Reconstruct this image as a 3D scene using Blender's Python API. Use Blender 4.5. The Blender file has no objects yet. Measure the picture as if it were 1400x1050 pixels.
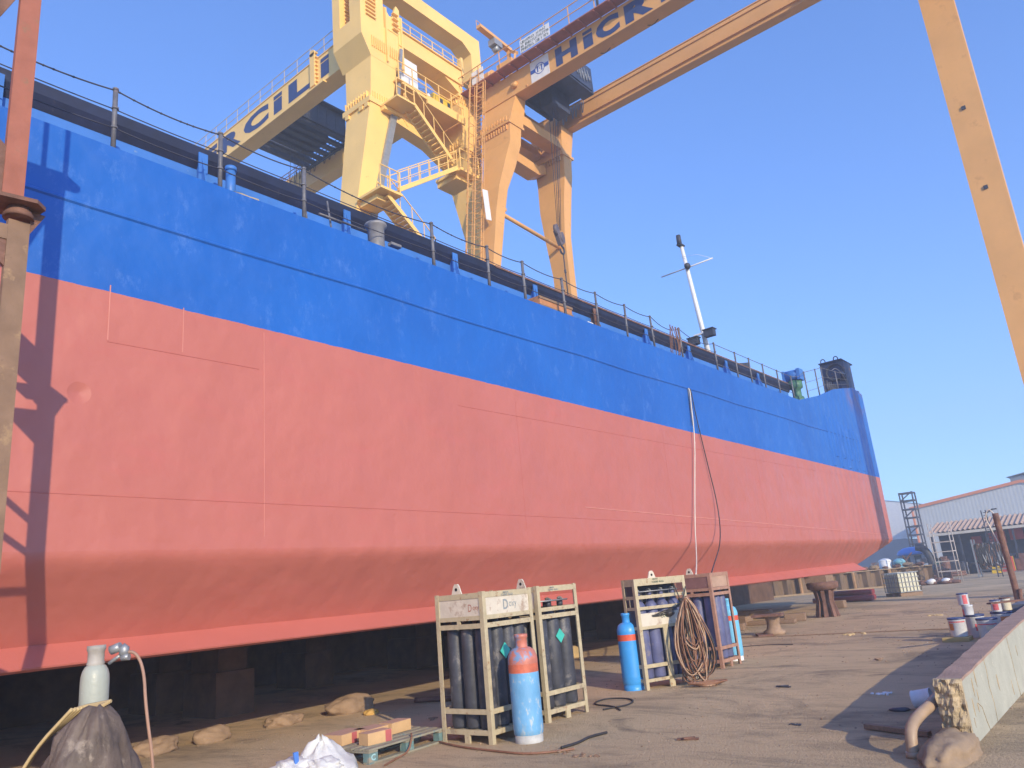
import bpy, bmesh, math, random
from mathutils import Vector, Matrix, noise
random.seed(7)
S = bpy.context.scene
COL = S.collection
R = math.radians
# ---------------------------------------------------------------- camera
cam_d = bpy.data.cameras.new('camera'); cam = bpy.data.objects.new('camera', cam_d); COL.objects.link(cam); S.camera = cam
cam_d.sensor_width = 36.0; cam_d.lens = 1045.0/1400*36.0; cam_d.clip_start = .05; cam_d.clip_end = 3000
def _n(v): return Vector(v).normalized()
def _camrot():
    f = 1045.; roll = math.atan(.091); h = 286.3*math.cos(roll); D = f*f/h
    U = _n((-math.sin(roll)*D, math.cos(roll)*D, -f)); Y = _n((891, -206, -f)); Y = _n(Y-U*Y.dot(U)); X = Y.cross(U)
    return Matrix((X, Y, U))
CM = _camrot()
cam.matrix_world = Matrix.Translation((0, 0, 1.75)) @ CM.to_4x4()
S.render.resolution_x = 1024; S.render.resolution_y = 768
# ---------------------------------------------------------------- light
SUNV = Vector((1, -.48, .42)).normalized()      # towards the sun
el = math.asin(SUNV.z); az = math.atan2(SUNV.x, SUNV.y)
W = bpy.data.worlds.new('World'); S.world = W; W.use_nodes = True
nt = W.node_tree; bg = nt.nodes['Background']
sky = nt.nodes.new('ShaderNodeTexSky'); sky.sky_type = 'NISHITA'; sky.sun_disc = False
sky.sun_elevation = el; sky.sun_rotation = az; sky.air_density = 1.0; sky.dust_density = .6; sky.ozone_density = 4
gm = nt.nodes.new('ShaderNodeGamma'); gm.inputs[1].default_value = .8; nt.links.new(sky.outputs[0], gm.inputs[0])
tn = nt.nodes.new('ShaderNodeMix'); tn.data_type = 'RGBA'; tn.blend_type = 'MULTIPLY'; tn.inputs[0].default_value = 1; tn.inputs[7].default_value = (1.05, 1.42, 2.15, 1)
nt.links.new(gm.outputs[0], tn.inputs[6]); nt.links.new(tn.outputs[2], bg.inputs[0]); bg.inputs[1].default_value = .15
sd = bpy.data.lights.new('sun', 'SUN'); sd.energy = 3.5; sd.angle = R(.5); sd.color = (1, .83, .56)
sun = bpy.data.objects.new('sun', sd); COL.objects.link(sun); sun.rotation_euler = SUNV.to_track_quat('Z', 'Y').to_euler(); sun.location = (30, -20, 40)
S.view_settings.view_transform = 'Standard'; S.view_settings.look = 'None'; S.view_settings.gamma = 1
S.view_settings.exposure = .4
# ---------------------------------------------------------------- materials
MATS = {}
def mat(name, col, rough=.6, var=.15, sc=3., metal=0., bump=.15, bsc=30., stain=None, stretch=None, streak=None, spec=.5):
    """painted or raw surface: base colour with broad and fine variation, optional stains (colour, amount, scale)"""
    if name in MATS: return MATS[name]
    m = bpy.data.materials.new(name); m.use_nodes = True; t = m.node_tree; N = t.nodes; L = t.links
    b = N['Principled BSDF']; b.inputs['Roughness'].default_value = rough; b.inputs['Metallic'].default_value = metal
    b.inputs['Specular IOR Level'].default_value = spec
    tc = N.new('ShaderNodeTexCoord'); src = tc.outputs['Object']
    if stretch:
        mp = N.new('ShaderNodeMapping'); mp.inputs['Scale'].default_value = stretch; L.new(src, mp.inputs[0]); src = mp.outputs[0]
    def nz(scale, det=5, rg=.6):
        n = N.new('ShaderNodeTexNoise'); n.inputs['Scale'].default_value = scale; n.inputs['Detail'].default_value = det
        n.inputs['Roughness'].default_value = rg; L.new(src, n.inputs['Vector']); return n.outputs['Fac']
    def mix(fac, a, bb):
        x = N.new('ShaderNodeMix'); x.data_type = 'RGBA'; L.new(fac, x.inputs[0])
        for s, v in ((6, a), (7, bb)):
            if isinstance(v, tuple): x.inputs[s].default_value = (*v, 1)
            else: L.new(v, x.inputs[s])
        return x.outputs[2]
    def ramp(o, a, c):
        r = N.new('ShaderNodeMapRange'); r.inputs[1].default_value = a; r.inputs[2].default_value = c; L.new(o, r.inputs[0]); return r.outputs[0]
    lo = tuple(max(0, c*(1-var)) for c in col); hi = tuple(min(1, c*(1+var)) for c in col)
    c = mix(ramp(nz(sc), .3, .7), lo, hi)
    if stain:
        for (scol, amt, ss) in (stain if isinstance(stain, list) else [stain]):
            c = mix(ramp(nz(ss, 8, .7), .72-amt*.4, .80-amt*.4), c, scol)
    L.new(c, b.inputs['Base Color'])
    if bump:
        bp = N.new('ShaderNodeBump'); bp.inputs['Strength'].default_value = bump; bp.inputs['Distance'].default_value = .02
        L.new(nz(bsc, 4), bp.inputs['Height']); L.new(bp.outputs[0], b.inputs['Normal'])
    rr = N.new('ShaderNodeMapRange'); rr.inputs[3].default_value = max(0, rough-.12); rr.inputs[4].default_value = min(1, rough+.12)
    L.new(nz(sc*2.3), rr.inputs[0]); L.new(rr.outputs[0], b.inputs['Roughness'])
    MATS[name] = m; return m
RUST = (.16, .065, .03); DUST = (.34, .26, .19)
m_y1 = mat('crane_yellow', (.90, .58, .18), .5, .07, .5, bump=.05, stain=[((.62, .33, .10), .18, 2.2), ((.40, .2, .07), .06, 7)])
m_y2 = mat('crane_orange_yellow', (.69, .36, .115), .55, .1, .6, bump=.08, stain=[((.60, .30, .095), .34, 1.2), ((.42, .2, .07), .1, 9)])
m_navy = mat('navy_lettering', (.03, .055, .16), .5, .1)
m_white = mat('white_paint', (.72, .72, .72), .5, .08, 4, stain=((.45, .4, .33), .15, 5))
m_dark = mat('dark_steel', (.035, .04, .06), .6, .3, 4)
m_grey = mat('galvanised_steel', (.32, .33, .34), .45, .15, 6, metal=.4)
m_rack = mat('cream_rack_paint', (.46, .39, .25), .6, .15, 8, stain=[((.30, .17, .09), .36, 9), ((.30, .24, .16), .38, 4), ((.16, .09, .05), .16, 26)])
m_rackw = mat('white_rack_panel', (.60, .54, .44), .55, .1, 6, stain=[((.40, .30, .22), .45, 4), ((.32, .15, .09), .26, 7)])
m_rackb = mat('rusty_rack_paint', (.36, .20, .14), .7, .2, 8, stain=((.5, .42, .3), .25, 9))
m_cylk = mat('black_gas_cylinder', (.045, .048, .062), .5, .35, 5, bump=.25, stain=[((.15, .14, .14), .36, 5), ((.2, .16, .12), .14, 22)])
m_cylb = mat('violet_blue_gas_cylinder', (.10, .11, .22), .5, .25, 4, bump=.2, stain=((.2, .18, .22), .36, 6))
m_blue = mat('bright_blue_bottle', (.045, .30, .72), .38, .08, 5, bump=.04, stain=[((.10, .36, .66), .3, 5), ((.03, .15, .38), .12, 12)])
m_wblue = mat('worn_blue_bottle', (.14, .36, .60), .5, .15, 6, stain=[((.40, .48, .52), .42, 12), ((.30, .42, .52), .35, 4), ((.30, .16, .1), .14, 14)], stretch=(1, 1, .5))
m_redb = mat('worn_red_band', (.52, .13, .07), .5, .2, 9, stain=((.24, .33, .48), .22, 12))
m_redp = mat('plain_red_band', (.62, .10, .05), .45, .1, 9)
m_cylg = mat('pale_grey_bottle', (.38, .40, .34), .4, .08, 5, stain=[((.10, .09, .09), .06, 18), ((.62, .66, .62), .25, 9)])
m_wood = mat('dry_wood', (.25, .16, .10), .85, .25, 6, stretch=(6, 1, 6), bump=.4)
m_woodg = mat('teal_stained_wood', (.13, .22, .22), .85, .3, 5, stain=((.33, .27, .2), .45, 5), bump=.4)
m_card = mat('cardboard', (.56, .36, .18), .85, .1, 5, bump=.05)
m_cardtop = mat('dusty_cardboard_top', (.44, .27, .19), .9, .12, 5, bump=.05)
m_rock = mat('sandy_stone', (.27, .18, .11), .95, .25, 4, bump=.8, bsc=12)
m_rust = mat('rusty_steel', (.17, .085, .06), .85, .4, 5, bump=.3, stain=((.28, .16, .11), .3, 8))
m_rail = mat('stanchion_steel', (.13, .13, .15), .5, .3, 9, stain=((.25, .13, .09), .25, 15))
m_chain = mat('dark_rope_chain', (.05, .05, .07), .7, .2)
m_hose = mat('brown_rubber_hose', (.22, .105, .06), .6, .3, 6)
m_hosek = mat('black_rubber_hose', (.03, .027, .028), .55, .2)
m_hosew = mat('pale_hose', (.62, .56, .48), .6, .1)
m_tarp = mat('grey_brown_tarpaulin', (.13, .095, .075), .65, .4, 4, bump=.8, bsc=9, stain=[((.24, .19, .15), .35, 5), ((.05, .04, .035), .3, 4)])
m_strap = mat('yellow_canvas', (.50, .37, .18), .8, .15)
m_sack = mat('white_woven_sack', (.62, .62, .60), .6, .06, 6, bump=.5, bsc=60)
m_col = mat('tan_column_paint', (.22, .135, .085), .8, .2, 3, stain=[((.34, .22, .12), .4, 2.5), ((.15, .08, .05), .22, 8)])
m_colr = mat('red_column_paint', (.33, .115, .075), .8, .15, 3, stain=[((.26, .13, .08), .35, 4), ((.14, .07, .05), .16, 9)])
m_wall = mat('grey_rendered_wall', (.37, .37, .31), .85, .12, 2.5, bump=.4, bsc=14, stain=[((.62, .58, .46), .22, 7), ((.26, .2, .14), .12, 9)])
m_block = mat('broken_block', (.40, .31, .19), .95, .3, 10, bump=1., bsc=22, stain=((.2, .14, .09), .3, 14))
m_conc = mat('brown_concrete', (.27, .19, .12), .9, .2, 5, bump=.6, bsc=14)
m_pvc = mat('tan_plastic_pipe', (.36, .25, .16), .5, .15, 5)
m_ply = mat('clear_box_plastic', (.60, .58, .44), .35, .1, 3)
m_maroon = mat('maroon_tube_paint', (.22, .035, .04), .5, .15)
m_sheet = mat('rusty_sheet_pile', (.18, .12, .075), .9, .35, 3, bump=.5, stretch=(1, 1, .25), stain=((.1, .07, .05), .4, 3))
m_shedw = mat('pale_grey_cladding', (.46, .49, .50), .6, .05, .3, bump=0)
m_shedw2 = mat('blue_grey_cladding', (.18, .21, .25), .6, .05, .3, bump=0)
m_trim = mat('orange_trim', (.62, .20, .07), .6, .1)
m_tile = mat('tan_corrugated_roof', (.44, .31, .23), .85, .2, 3)
m_lblue = mat('light_blue_steel', (.045, .17, .50), .5, .12, 1.5, bump=.15, bsc=5, stain=((.25, .33, .42), .14, 7))
m_coamd = mat('dark_navy_steel', (.008, .014, .045), .6, .4, 2.5, stain=((.05, .045, .055), .25, 5))
m_glass = mat('dark_glass', (.02, .03, .04), .15, .1)
m_yel = mat('cabinet_yellow', (.75, .50, .03), .5, .08)
m_green = mat('dull_green_paint', (.06, .17, .11), .55, .2)
m_teal = mat('teal_label', (.05, .45, .36), .5, .1)
m_black = mat('black_matt', (.012, .012, .014), .8, .3)
m_redbox = mat('red_paint', (.50, .05, .04), .6, .15)
m_can = mat('white_can_paint', (.62, .64, .66), .4, .08, 12, stain=((.3, .32, .38), .18, 16))
m_pink = mat('pink_red_label', (.62, .12, .13), .5, .2, 20)
m_lid = mat('navy_can_lid', (.03, .045, .14), .45, .15)
m_cream = mat('cream_can', (.6, .55, .38), .5, .1)

def hull_mat():
    m = bpy.data.materials.new('barge_hull_paint'); m.use_nodes = True; t = m.node_tree; N = t.nodes; L = t.links
    b = N['Principled BSDF']; tc = N.new('ShaderNodeTexCoord'); o = tc.outputs['Object']
    sep = N.new('ShaderNodeSeparateXYZ'); L.new(o, sep.inputs[0])
    def nz(scale, det, st=None, rg=.6):
        n = N.new('ShaderNodeTexNoise'); n.inputs['Scale'].default_value = scale; n.inputs['Detail'].default_value = det; n.inputs['Roughness'].default_value = rg
        v = o
        if st:
            mp = N.new('ShaderNodeMapping'); mp.inputs['Scale'].default_value = st; L.new(o, mp.inputs[0]); v = mp.outputs[0]
        L.new(v, n.inputs['Vector']); return n.outputs['Fac']
    def ma(op, a, bb):
        x = N.new('ShaderNodeMath'); x.operation = op
        for i, v in enumerate((a, bb)):
            if isinstance(v, (int, float)): x.inputs[i].default_value = v
            else: L.new(v, x.inputs[i])
        return x.outputs[0]
    def rg_(v, a, c, lo=0, hi=1):
        x = N.new('ShaderNodeMapRange'); x.inputs[1].default_value = a; x.inputs[2].default_value = c; x.inputs[3].default_value = lo; x.inputs[4].default_value = hi
        L.new(v, x.inputs[0]); return x.outputs[0]
    def mix(f, a, bb):
        x = N.new('ShaderNodeMix'); x.data_type = 'RGBA'; L.new(f, x.inputs[0])
        for s, v in ((6, a), (7, bb)):
            if isinstance(v, tuple): x.inputs[s].default_value = (*v, 1)
            else: L.new(v, x.inputs[s])
        return x.outputs[2]
    # object origin sits at (-14.5, 12, 0)
    line = ma('ADD', ma('ADD', sep.outputs[2], ma('MULTIPLY', sep.outputs[1], .0125)), ma('MULTIPLY', nz(4, 3), .03))
    isblue = ma('GREATER_THAN', line, 5.80)
    red = mix(rg_(nz(.5, 5), .3, .7), (.43, .126, .095), (.475, .145, .11))
    red = mix(ma('MULTIPLY', rg_(nz(1.4, 8, (1, .4, 1.6), .75), .52, .70), .45), red, (.50, .12, .10))
    red = mix(ma('MULTIPLY', rg_(nz(16, 6, (1, .5, 1.2), .8), .70, .74), .5), red, (.66, .30, .24))
    blue = mix(rg_(nz(.35, 5), .3, .7), (.006, .092, .40), (.010, .12, .48))
    blue = mix(ma('MULTIPLY', rg_(nz(2.0, 9, (1, 1, .6), .85), .54, .72), .42), blue, (.16, .30, .66))
    blue = mix(ma('MULTIPLY', rg_(nz(22, 6, (1, 1, .45), .85), .64, .70), .4), blue, (.30, .42, .66))
    # rust bleeding near the bow, above the paint line
    yb = rg_(sep.outputs[1], 23.6, 24.6); zb = rg_(sep.outputs[2], 8.0, 9.0)
    rs = ma('MULTIPLY', ma('MULTIPLY', yb, zb), rg_(nz(1.3, 6), .42, .6))
    blue = mix(ma('MULTIPLY', rs, .5), blue, (.26, .12, .07))
    L.new(mix(isblue, red, blue), b.inputs['Base Color'])
    L.new(rg_(nz(1.3, 5), .3, .7, .38, .55), b.inputs['Roughness'])
    # plate buckling between the frames + fine orange peel
    fr = ma('MULTIPLY', ma('SINE', ma('MULTIPLY', sep.outputs[1], 2*math.pi/.62), 0), rg_(sep.outputs[1], 14, 23, .0, 1.6))
    hgt = ma('ADD', ma('MULTIPLY', nz(.55, 3, (1, 1, .8)), 6.0), ma('ADD', ma('MULTIPLY', nz(1.3, 3), 1.7), ma('MULTIPLY', fr, .35)))
    vo = N.new('ShaderNodeTexVoronoi'); vo.inputs['Scale'].default_value = .62; vo.inputs['Randomness'].default_value = 1; L.new(o, vo.inputs['Vector'])
    dent = rg_(vo.outputs['Distance'], .0, .085, 0, 1); sc_ = N.new('ShaderNodeSeparateColor'); L.new(vo.outputs['Color'], sc_.inputs[0])
    dent = ma('MAXIMUM', dent, ma('GREATER_THAN', sc_.outputs[0], .5))
    hgt = ma('ADD', hgt, ma('MULTIPLY', dent, 1.6))
    b1 = N.new('ShaderNodeBump'); b1.inputs['Strength'].default_value = .75; b1.inputs['Distance'].default_value = .022; L.new(hgt, b1.inputs['Height'])
    b2 = N.new('ShaderNodeBump'); b2.inputs['Strength'].default_value = .12; b2.inputs['Distance'].default_value = .01; L.new(nz(22, 5), b2.inputs['Height']); L.new(b1.outputs[0], b2.inputs['Normal'])
    L.new(b2.outputs[0], b.inputs['Normal'])
    return m
m_hull = hull_mat()
m_seamr = mat('pale_weld_bead', (.56, .21, .165), .5, .1)
m_seamd = mat('dark_weld_bead', (.43, .115, .088), .5, .1)
m_seamb = mat('navy_weld_bead', (.012, .07, .30), .5, .1)
m_keelp = mat('bilge_keel_paint', (.47, .132, .10), .5, .06, 1)

def ground_mat():
    m = bpy.data.materials.new('dusty_yard_concrete'); m.use_nodes = True; t = m.node_tree; N = t.nodes; L = t.links
    b = N['Principled BSDF']; b.inputs['Roughness'].default_value = .93; b.inputs['Specular IOR Level'].default_value = .2
    tc = N.new('ShaderNodeTexCoord')
    def nz(scale, det, st=None, rg=.6, dist=0):
        n = N.new('ShaderNodeTexNoise'); n.inputs['Scale'].default_value = scale; n.inputs['Detail'].default_value = det; n.inputs['Roughness'].default_value = rg; n.inputs['Distortion'].default_value = dist
        mp = N.new('ShaderNodeMapping'); mp.inputs['Scale'].default_value = st or (1, 1, 1); L.new(tc.outputs['Object'], mp.inputs[0]); L.new(mp.outputs[0], n.inputs['Vector']); return n.outputs['Fac']
    def rg_(v, a, c, hi=1):
        x = N.new('ShaderNodeMapRange'); x.inputs[1].default_value = a; x.inputs[2].default_value = c; x.inputs[4].default_value = hi; L.new(v, x.inputs[0]); return x.outputs[0]
    def mix(f, a, bb):
        x = N.new('ShaderNodeMix'); x.data_type = 'RGBA'; L.new(f, x.inputs[0])
        for s, v in ((6, a), (7, bb)):
            if isinstance(v, tuple): x.inputs[s].default_value = (*v, 1)
            else: L.new(v, x.inputs[s])
        return x.outputs[2]
    c = mix(rg_(nz(.22, 6), .35, .65), (.47, .35, .215), (.60, .44, .265))
    c = mix(rg_(nz(.5, 9, (.75, 1.2, 1), .72, .8), .49, .64, .85), c, (.235, .185, .125))
    c = mix(rg_(nz(1.1, 9, (.35, 1.6, 1), .8, .5), .54, .68, .6), c, (.21, .165, .115))
    c = mix(rg_(nz(1.5, 8, (.5, 1.5, 1), .78, .3), .54, .70, .7), c, (.60, .43, .26))
    c = mix(rg_(nz(5, 9, (.6, 1.4, 1), .85), .56, .70, .6), c, (.26, .185, .11))
    c = mix(rg_(nz(8, 8, None, .85), .60, .70, .55), c, (.60, .45, .29))
    c = mix(rg_(nz(45, 4, None, .85), .62, .70, .6), c, (.17, .12, .08))
    c = mix(rg_(nz(70, 3, None, .85), .66, .72, .6), c, (.62, .50, .35))
    c = mix(rg_(nz(1.0, 9, (.6, 2.6, 1), .8, .8), .54, .68, .4), c, (.25, .185, .12))
    c = mix(rg_(nz(1.3, 9, (.7, 2.4, 1), .8, .8), .55, .70, .4), c, (.62, .45, .27))
    oil = nz(.33, 7, (1, 1.3, 1), .6, 1.2)
    c = mix(rg_(oil, .62, .70, .75), c, (.10, .08, .065))
    L.new(c, b.inputs['Base Color'])
    bp = N.new('ShaderNodeBump'); bp.inputs['Strength'].default_value = .9; bp.inputs['Distance'].default_value = .045
    ad = N.new('ShaderNodeMath'); ad.operation = 'ADD'; L.new(nz(3, 8, None, .75), ad.inputs[0]); L.new(nz(35, 5), ad.inputs[1]); L.new(ad.outputs[0], bp.inputs['Height']); L.new(bp.outputs[0], b.inputs['Normal'])
    return m

# ---------------------------------------------------------------- mesh builder
def V(*a): return Vector(a)
class MB:
    def __init__(s): s.bm = bmesh.new()
    def face(s, pts, mi=0):
        f = s.bm.faces.new([s.bm.verts.new(p) for p in pts]); f.material_index = mi; return f
    def loops(s, rings, close=True, caps=True, mi=0, smooth=False):
        vs = [[s.bm.verts.new(p) for p in r] for r in rings]; n = len(rings[0])
        for a, b in zip(vs, vs[1:]):
            for i in range(n if close else n-1):
                j = (i+1) % n
                f = s.bm.faces.new((a[i], a[j], b[j], b[i])); f.material_index = mi; f.smooth = smooth
        if caps:
            for r in (vs[0][::-1], vs[-1]):
                f = s.bm.faces.new(r); f.material_index = mi
        return s
    def box(s, lo, hi, mi=0, rz=0, c=None):
        x0, y0, z0 = lo; x1, y1, z1 = hi
        if x0 > x1: x0, x1 = x1, x0
        if y0 > y1: y0, y1 = y1, y0
        if z0 > z1: z0, z1 = z1, z0
        r = [[V(x0, y0, z), V(x1, y0, z), V(x1, y1, z), V(x0, y1, z)] for z in (z0, z1)]
        if rz:
            c = Vector(c or ((x0+x1)/2, (y0+y1)/2, 0)); M = Matrix.Rotation(rz, 3, 'Z')
            r = [[M @ (p-c)+c for p in q] for q in r]
        return s.loops(r, mi=mi)
    def obox(s, c, ax, ay, az, mi=0):
        """box from centre and three half-axis vectors"""
        c = Vector(c); ax, ay, az = Vector(ax), Vector(ay), Vector(az)
        return s.loops([[c-ax-ay+k*az, c+ax-ay+k*az, c+ax+ay+k*az, c-ax+ay+k*az] for k in (-1, 1)], mi=mi)
    def beam(s, a, b, w, h=None, mi=0, up=(0, 0, 1)):
        a, b = Vector(a), Vector(b); d = (b-a); L_ = d.length
        if L_ < 1e-6: return s
        d.normalize(); u = Vector(up)
        if abs(d.dot(u)) > .98: u = Vector((1, 0, 0))
        x = d.cross(u).normalized(); z = x.cross(d).normalized(); h = h or w
        return s.obox((a+b)/2, x*w/2, d*L_/2, z*h/2, mi)
    def levels(s, lv, mi=0):
        return s.loops([[V(x0, y0, z), V(x1, y0, z), V(x1, y1, z), V(x0, y1, z)] for z, x0, x1, y0, y1 in lv], mi=mi)
    def cyl(s, a, b, r, r2=None, n=12, mi=0, smooth=True, caps=True):
        a, b = Vector(a), Vector(b); d = (b-a).normalized(); u = Vector((0, 0, 1)) if abs(d.z) < .9 else Vector((1, 0, 0))
        x = d.cross(u).normalized(); y = d.cross(x); r2 = r if r2 is None else r2
        rg = [[p+(x*math.cos(t)+y*math.sin(t))*q for t in [2*math.pi*i/n for i in range(n)]] for p, q in ((a, r), (b, r2))]
        return s.loops(rg[::-1], mi=mi, smooth=smooth, caps=caps)
    def lathe(s, prof, c=(0, 0, 0), n=20, mi=None, caps=True, M=None):
        """profile of (r, z[, material])"""
        c = Vector(c); rings = []
        for p in prof:
            ring = [V(p[0]*math.cos(t), p[0]*math.sin(t), p[1]) for t in [2*math.pi*i/n for i in range(n)]]
            rings.append([(M @ q if M else q)+c for q in ring])
        vs = [[s.bm.verts.new(p) for p in r] for r in rings]
        for k, (a, b) in enumerate(zip(vs, vs[1:])):
            for i in range(n):
                j = (i+1) % n; f = s.bm.faces.new((a[i], a[j], b[j], b[i])); f.smooth = True
                f.material_index = prof[k+1][2] if len(prof[k+1]) > 2 else (mi or 0)
        if caps:
            for r, k in ((vs[0][::-1], 0), (vs[-1], -1)):
                f = s.bm.faces.new(r); f.material_index = prof[k][2] if len(prof[k]) > 2 else (mi or 0)
        return s
    def tube(s, pts, r, n=6, closed=False, mi=0, smooth_path=0):
        P = [Vector(p) for p in pts]
        for _ in range(smooth_path):
            Q = []; m = len(P)
            for i in range(m if closed else m-1):
                a, b = P[i], P[(i+1) % m]; Q += [a*.75+b*.25, a*.25+b*.75]
            if not closed: Q = [P[0]]+Q+[P[-1]]
            P = Q
        rings = []; m = len(P); u = None
        for i in range(m):
            d = (P[(i+1) % m]-P[i-1]) if (closed or 0 < i < m-1) else (P[1]-P[0] if i == 0 else P[-1]-P[-2])
            if d.length < 1e-7: d = V(0, 0, 1)
            d.normalize()
            if u is None: u = d.orthogonal().normalized()
            u = (u-d*u.dot(d))
            u = u.normalized() if u.length > 1e-5 else d.orthogonal().normalized()
            w = d.cross(u)
            rings.append([P[i]+(u*math.cos(t)+w*math.sin(t))*r for t in [2*math.pi*k/n for k in range(n)]])
        if closed: rings.append(rings[0])
        return s.loops(rings, caps=not closed, mi=mi, smooth=True)
    def prism_x(s, poly, x0, x1, mi=0):
        """outline in (y, z) run along x"""
        return s.loops([[V(x, y, z) for y, z in poly] for x in (x0, x1)], mi=mi)
    def prism_y(s, poly, y0, y1, mi=0):
        return s.loops([[V(x, y, z) for x, z in poly] for y in (y0, y1)], mi=mi)
    def prism_z(s, poly, z0, z1, mi=0):
        return s.loops([[V(x, y, z) for x, y in poly] for z in (z0, z1)], mi=mi)
    def blob(s, c, rad, sub=3, amp=.2, fr=2., seed=0, mi=0, flat=None, smooth=True):
        r = bmesh.ops.create_icosphere(s.bm, subdivisions=sub, radius=1)
        c = Vector(c); rad = Vector(rad)
        for v in r['verts']:
            p = v.co.copy(); k = 1+amp*noise.fractal(p*fr+Vector((seed*7.3, seed*1.7, seed)), 1, 2, 4)
            q = V(p.x*rad.x, p.y*rad.y, p.z*rad.z)*k
            if flat is not None and q.z < flat: q.z = flat
            v.co = q+c
            for f in v.link_faces: f.smooth = smooth; f.material_index = mi
        return s
    def text(s, body, o, ax, up, w, h, thick=.01, bold=.03, mi=0, nrm=None):
        """flat lettering fitted into a w by h box, raised by thick along ax x up"""
        cu = bpy.data.curves.new('lettering', 'FONT'); cu.body = body; cu.size = 1; cu.offset = bold; cu.resolution_u = 3
        ob = bpy.data.objects.new('lettering', cu); COL.objects.link(ob)
        dg = bpy.context.evaluated_depsgraph_get(); me = bpy.data.meshes.new_from_object(ob.evaluated_get(dg))
        bpy.data.objects.remove(ob); bpy.data.curves.remove(cu)
        if not me.vertices: return s
        xs = [v.co.x for v in me.vertices]; ys = [v.co.y for v in me.vertices]
        sx = w/(max(xs)-min(xs)); sy = h/(max(ys)-min(ys)); o, ax, up = Vector(o), Vector(ax), Vector(up); nn = ax.cross(up)
        vs = [s.bm.verts.new(o+ax*(v.co.x-min(xs))*sx+up*(v.co.y-min(ys))*sy+nn*thick) for v in me.vertices]
        for p in me.polygons:
            try: f = s.bm.faces.new([vs[i] for i in p.vertices]); f.material_index = mi
            except ValueError: pass
        bpy.data.meshes.remove(me); return s
    def build(s, name, mats, parent=None, origin=None, bevel=0, fixn=True):
        if fixn: bmesh.ops.recalc_face_normals(s.bm, faces=s.bm.faces[:])
        o = Vector(parent.location) if parent is not None and origin is None else Vector(origin or (0, 0, 0))
        if parent is not None and parent.parent is not None and origin is None: o = o+Vector(parent.parent.location)
        me = bpy.data.meshes.new(name)
        if o.length: bmesh.ops.translate(s.bm, verts=s.bm.verts[:], vec=-o)
        s.bm.to_mesh(me); s.bm.free()
        for m in (mats if isinstance(mats, (list, tuple)) else [mats]): me.materials.append(m)
        ob = bpy.data.objects.new(name, me); COL.objects.link(ob)
        if parent is not None: ob.parent = parent
        if origin is not None and parent is None: ob.location = origin
        if bevel:
            bv = ob.modifiers.new('bevel', 'BEVEL'); bv.width = bevel; bv.segments = 2; bv.limit_method = 'ANGLE'
        return ob
def tag(o, label=None, cat=None, group=None, kind=None):
    for k, v in (('label', label), ('category', cat), ('group', group), ('kind', kind)):
        if v: o[k] = v
    return o
def thing(name, label, cat, loc=(0, 0, 0), rz=0, group=None):
    o = bpy.data.objects.new(name, None); COL.objects.link(o); o.location = loc; o.rotation_euler.z = rz; o.empty_display_size = .2
    return tag(o, label, cat, group)
def dup(root, loc, rz=0, label=None, group=None, scale=None):
    r = root.copy(); COL.objects.link(r); r.location = loc; r.rotation_euler.z = rz
    if scale: r.scale = scale
    if label: r['label'] = label
    if group: r['group'] = group
    for ch in [c for c in COL.objects if c.parent == root]:
        c = ch.copy(); COL.objects.link(c); c.parent = r
        for g in [q for q in COL.objects if q.parent == ch]:
            d = g.copy(); COL.objects.link(d); d.parent = c
    return r
def lerp(a, b, t): return a+(b-a)*t

# ================================================================ ground
mb = MB(); mb.face([V(-900, -300, 0), V(900, -300, 0), V(900, 1500, 0), V(-900, 1500, 0)])
tag(mb.build('ground', ground_mat()), kind='structure')
def patch(name, label, pts, m, z=.004):
    mb = MB(); mb.face([V(x, y, z) for x, y in pts]); return mb.build(name, m)

# ================================================================ the barge
BO = (-14.5, 12, 0)
barge = thing('barge', 'long blue and red barge hull raised on blocks, filling the left of the yard', 'ship', BO)
def bowz(y):
    if y < 29.4: return 7.96
    if y < 32: return lerp(7.96, 8.5, (y-29.4)/2.6)
    if y < 34.2: return lerp(8.5, 9.1, (y-32)/2.2)
    if y < 37.2: return lerp(9.1, 9.62, (y-34.2)/3)
    return 9.62-.22*(y-37.2)/2.2
YS = [-16+i*2 for i in range(22)]+[27.2, 28.3, 29.4, 30.6, 32, 33.2, 34.2]
def ring(inset, yend, rr, z, back=-16, top=False):
    xo = -9.5-inset; xi = -19.5+inset; P = []
    s = (yend-rr-34.2)
    ys = [y for y in YS if y <= 34.2] if s > 0 else [lerp(-16, yend-rr, (y+16)/50.2) for y in YS]
    ys += [lerp(ys[-1], yend-rr, k) for k in (.35, .7, 1.0)]
    for y in ys: P.append((xo, y))
    for k in range(1, 9):
        a = k/8*math.pi/2; P.append((xo-rr*(1-math.cos(a)), yend-rr+rr*math.sin(a)))
    for k in range(7, -1, -1):
        a = k/8*math.pi/2; P.append((xi+rr*(1-math.cos(a)), yend-rr+rr*math.sin(a)))
    for y in ys[::-1]: P.append((xi, y))
    return [V(x, y, bowz(y) if top else z) for x, y in P]
mb = MB()
rings = [ring(.92, 34.3, .5, 1.36), ring(.74, 35.0, .6, 1.56), ring(.105, 38.7, .7, 2.42), ring(.05, 39.0, .7, 2.50), ring(.012, 39.15, .7, 2.575), ring(0, 39.2, .7, 2.65), ring(0, 39.25, .7, 5.7), ring(0, 39.3, .8, 7.4), ring(0, 39.4, .9, 0, top=True)]
mb.loops(rings, caps=False)
for f in mb.bm.faces:
    zc = [v.co.z for v in f.verts]
    if 2.38 < min(zc) and max(zc) < 2.7: f.smooth = True
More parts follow.
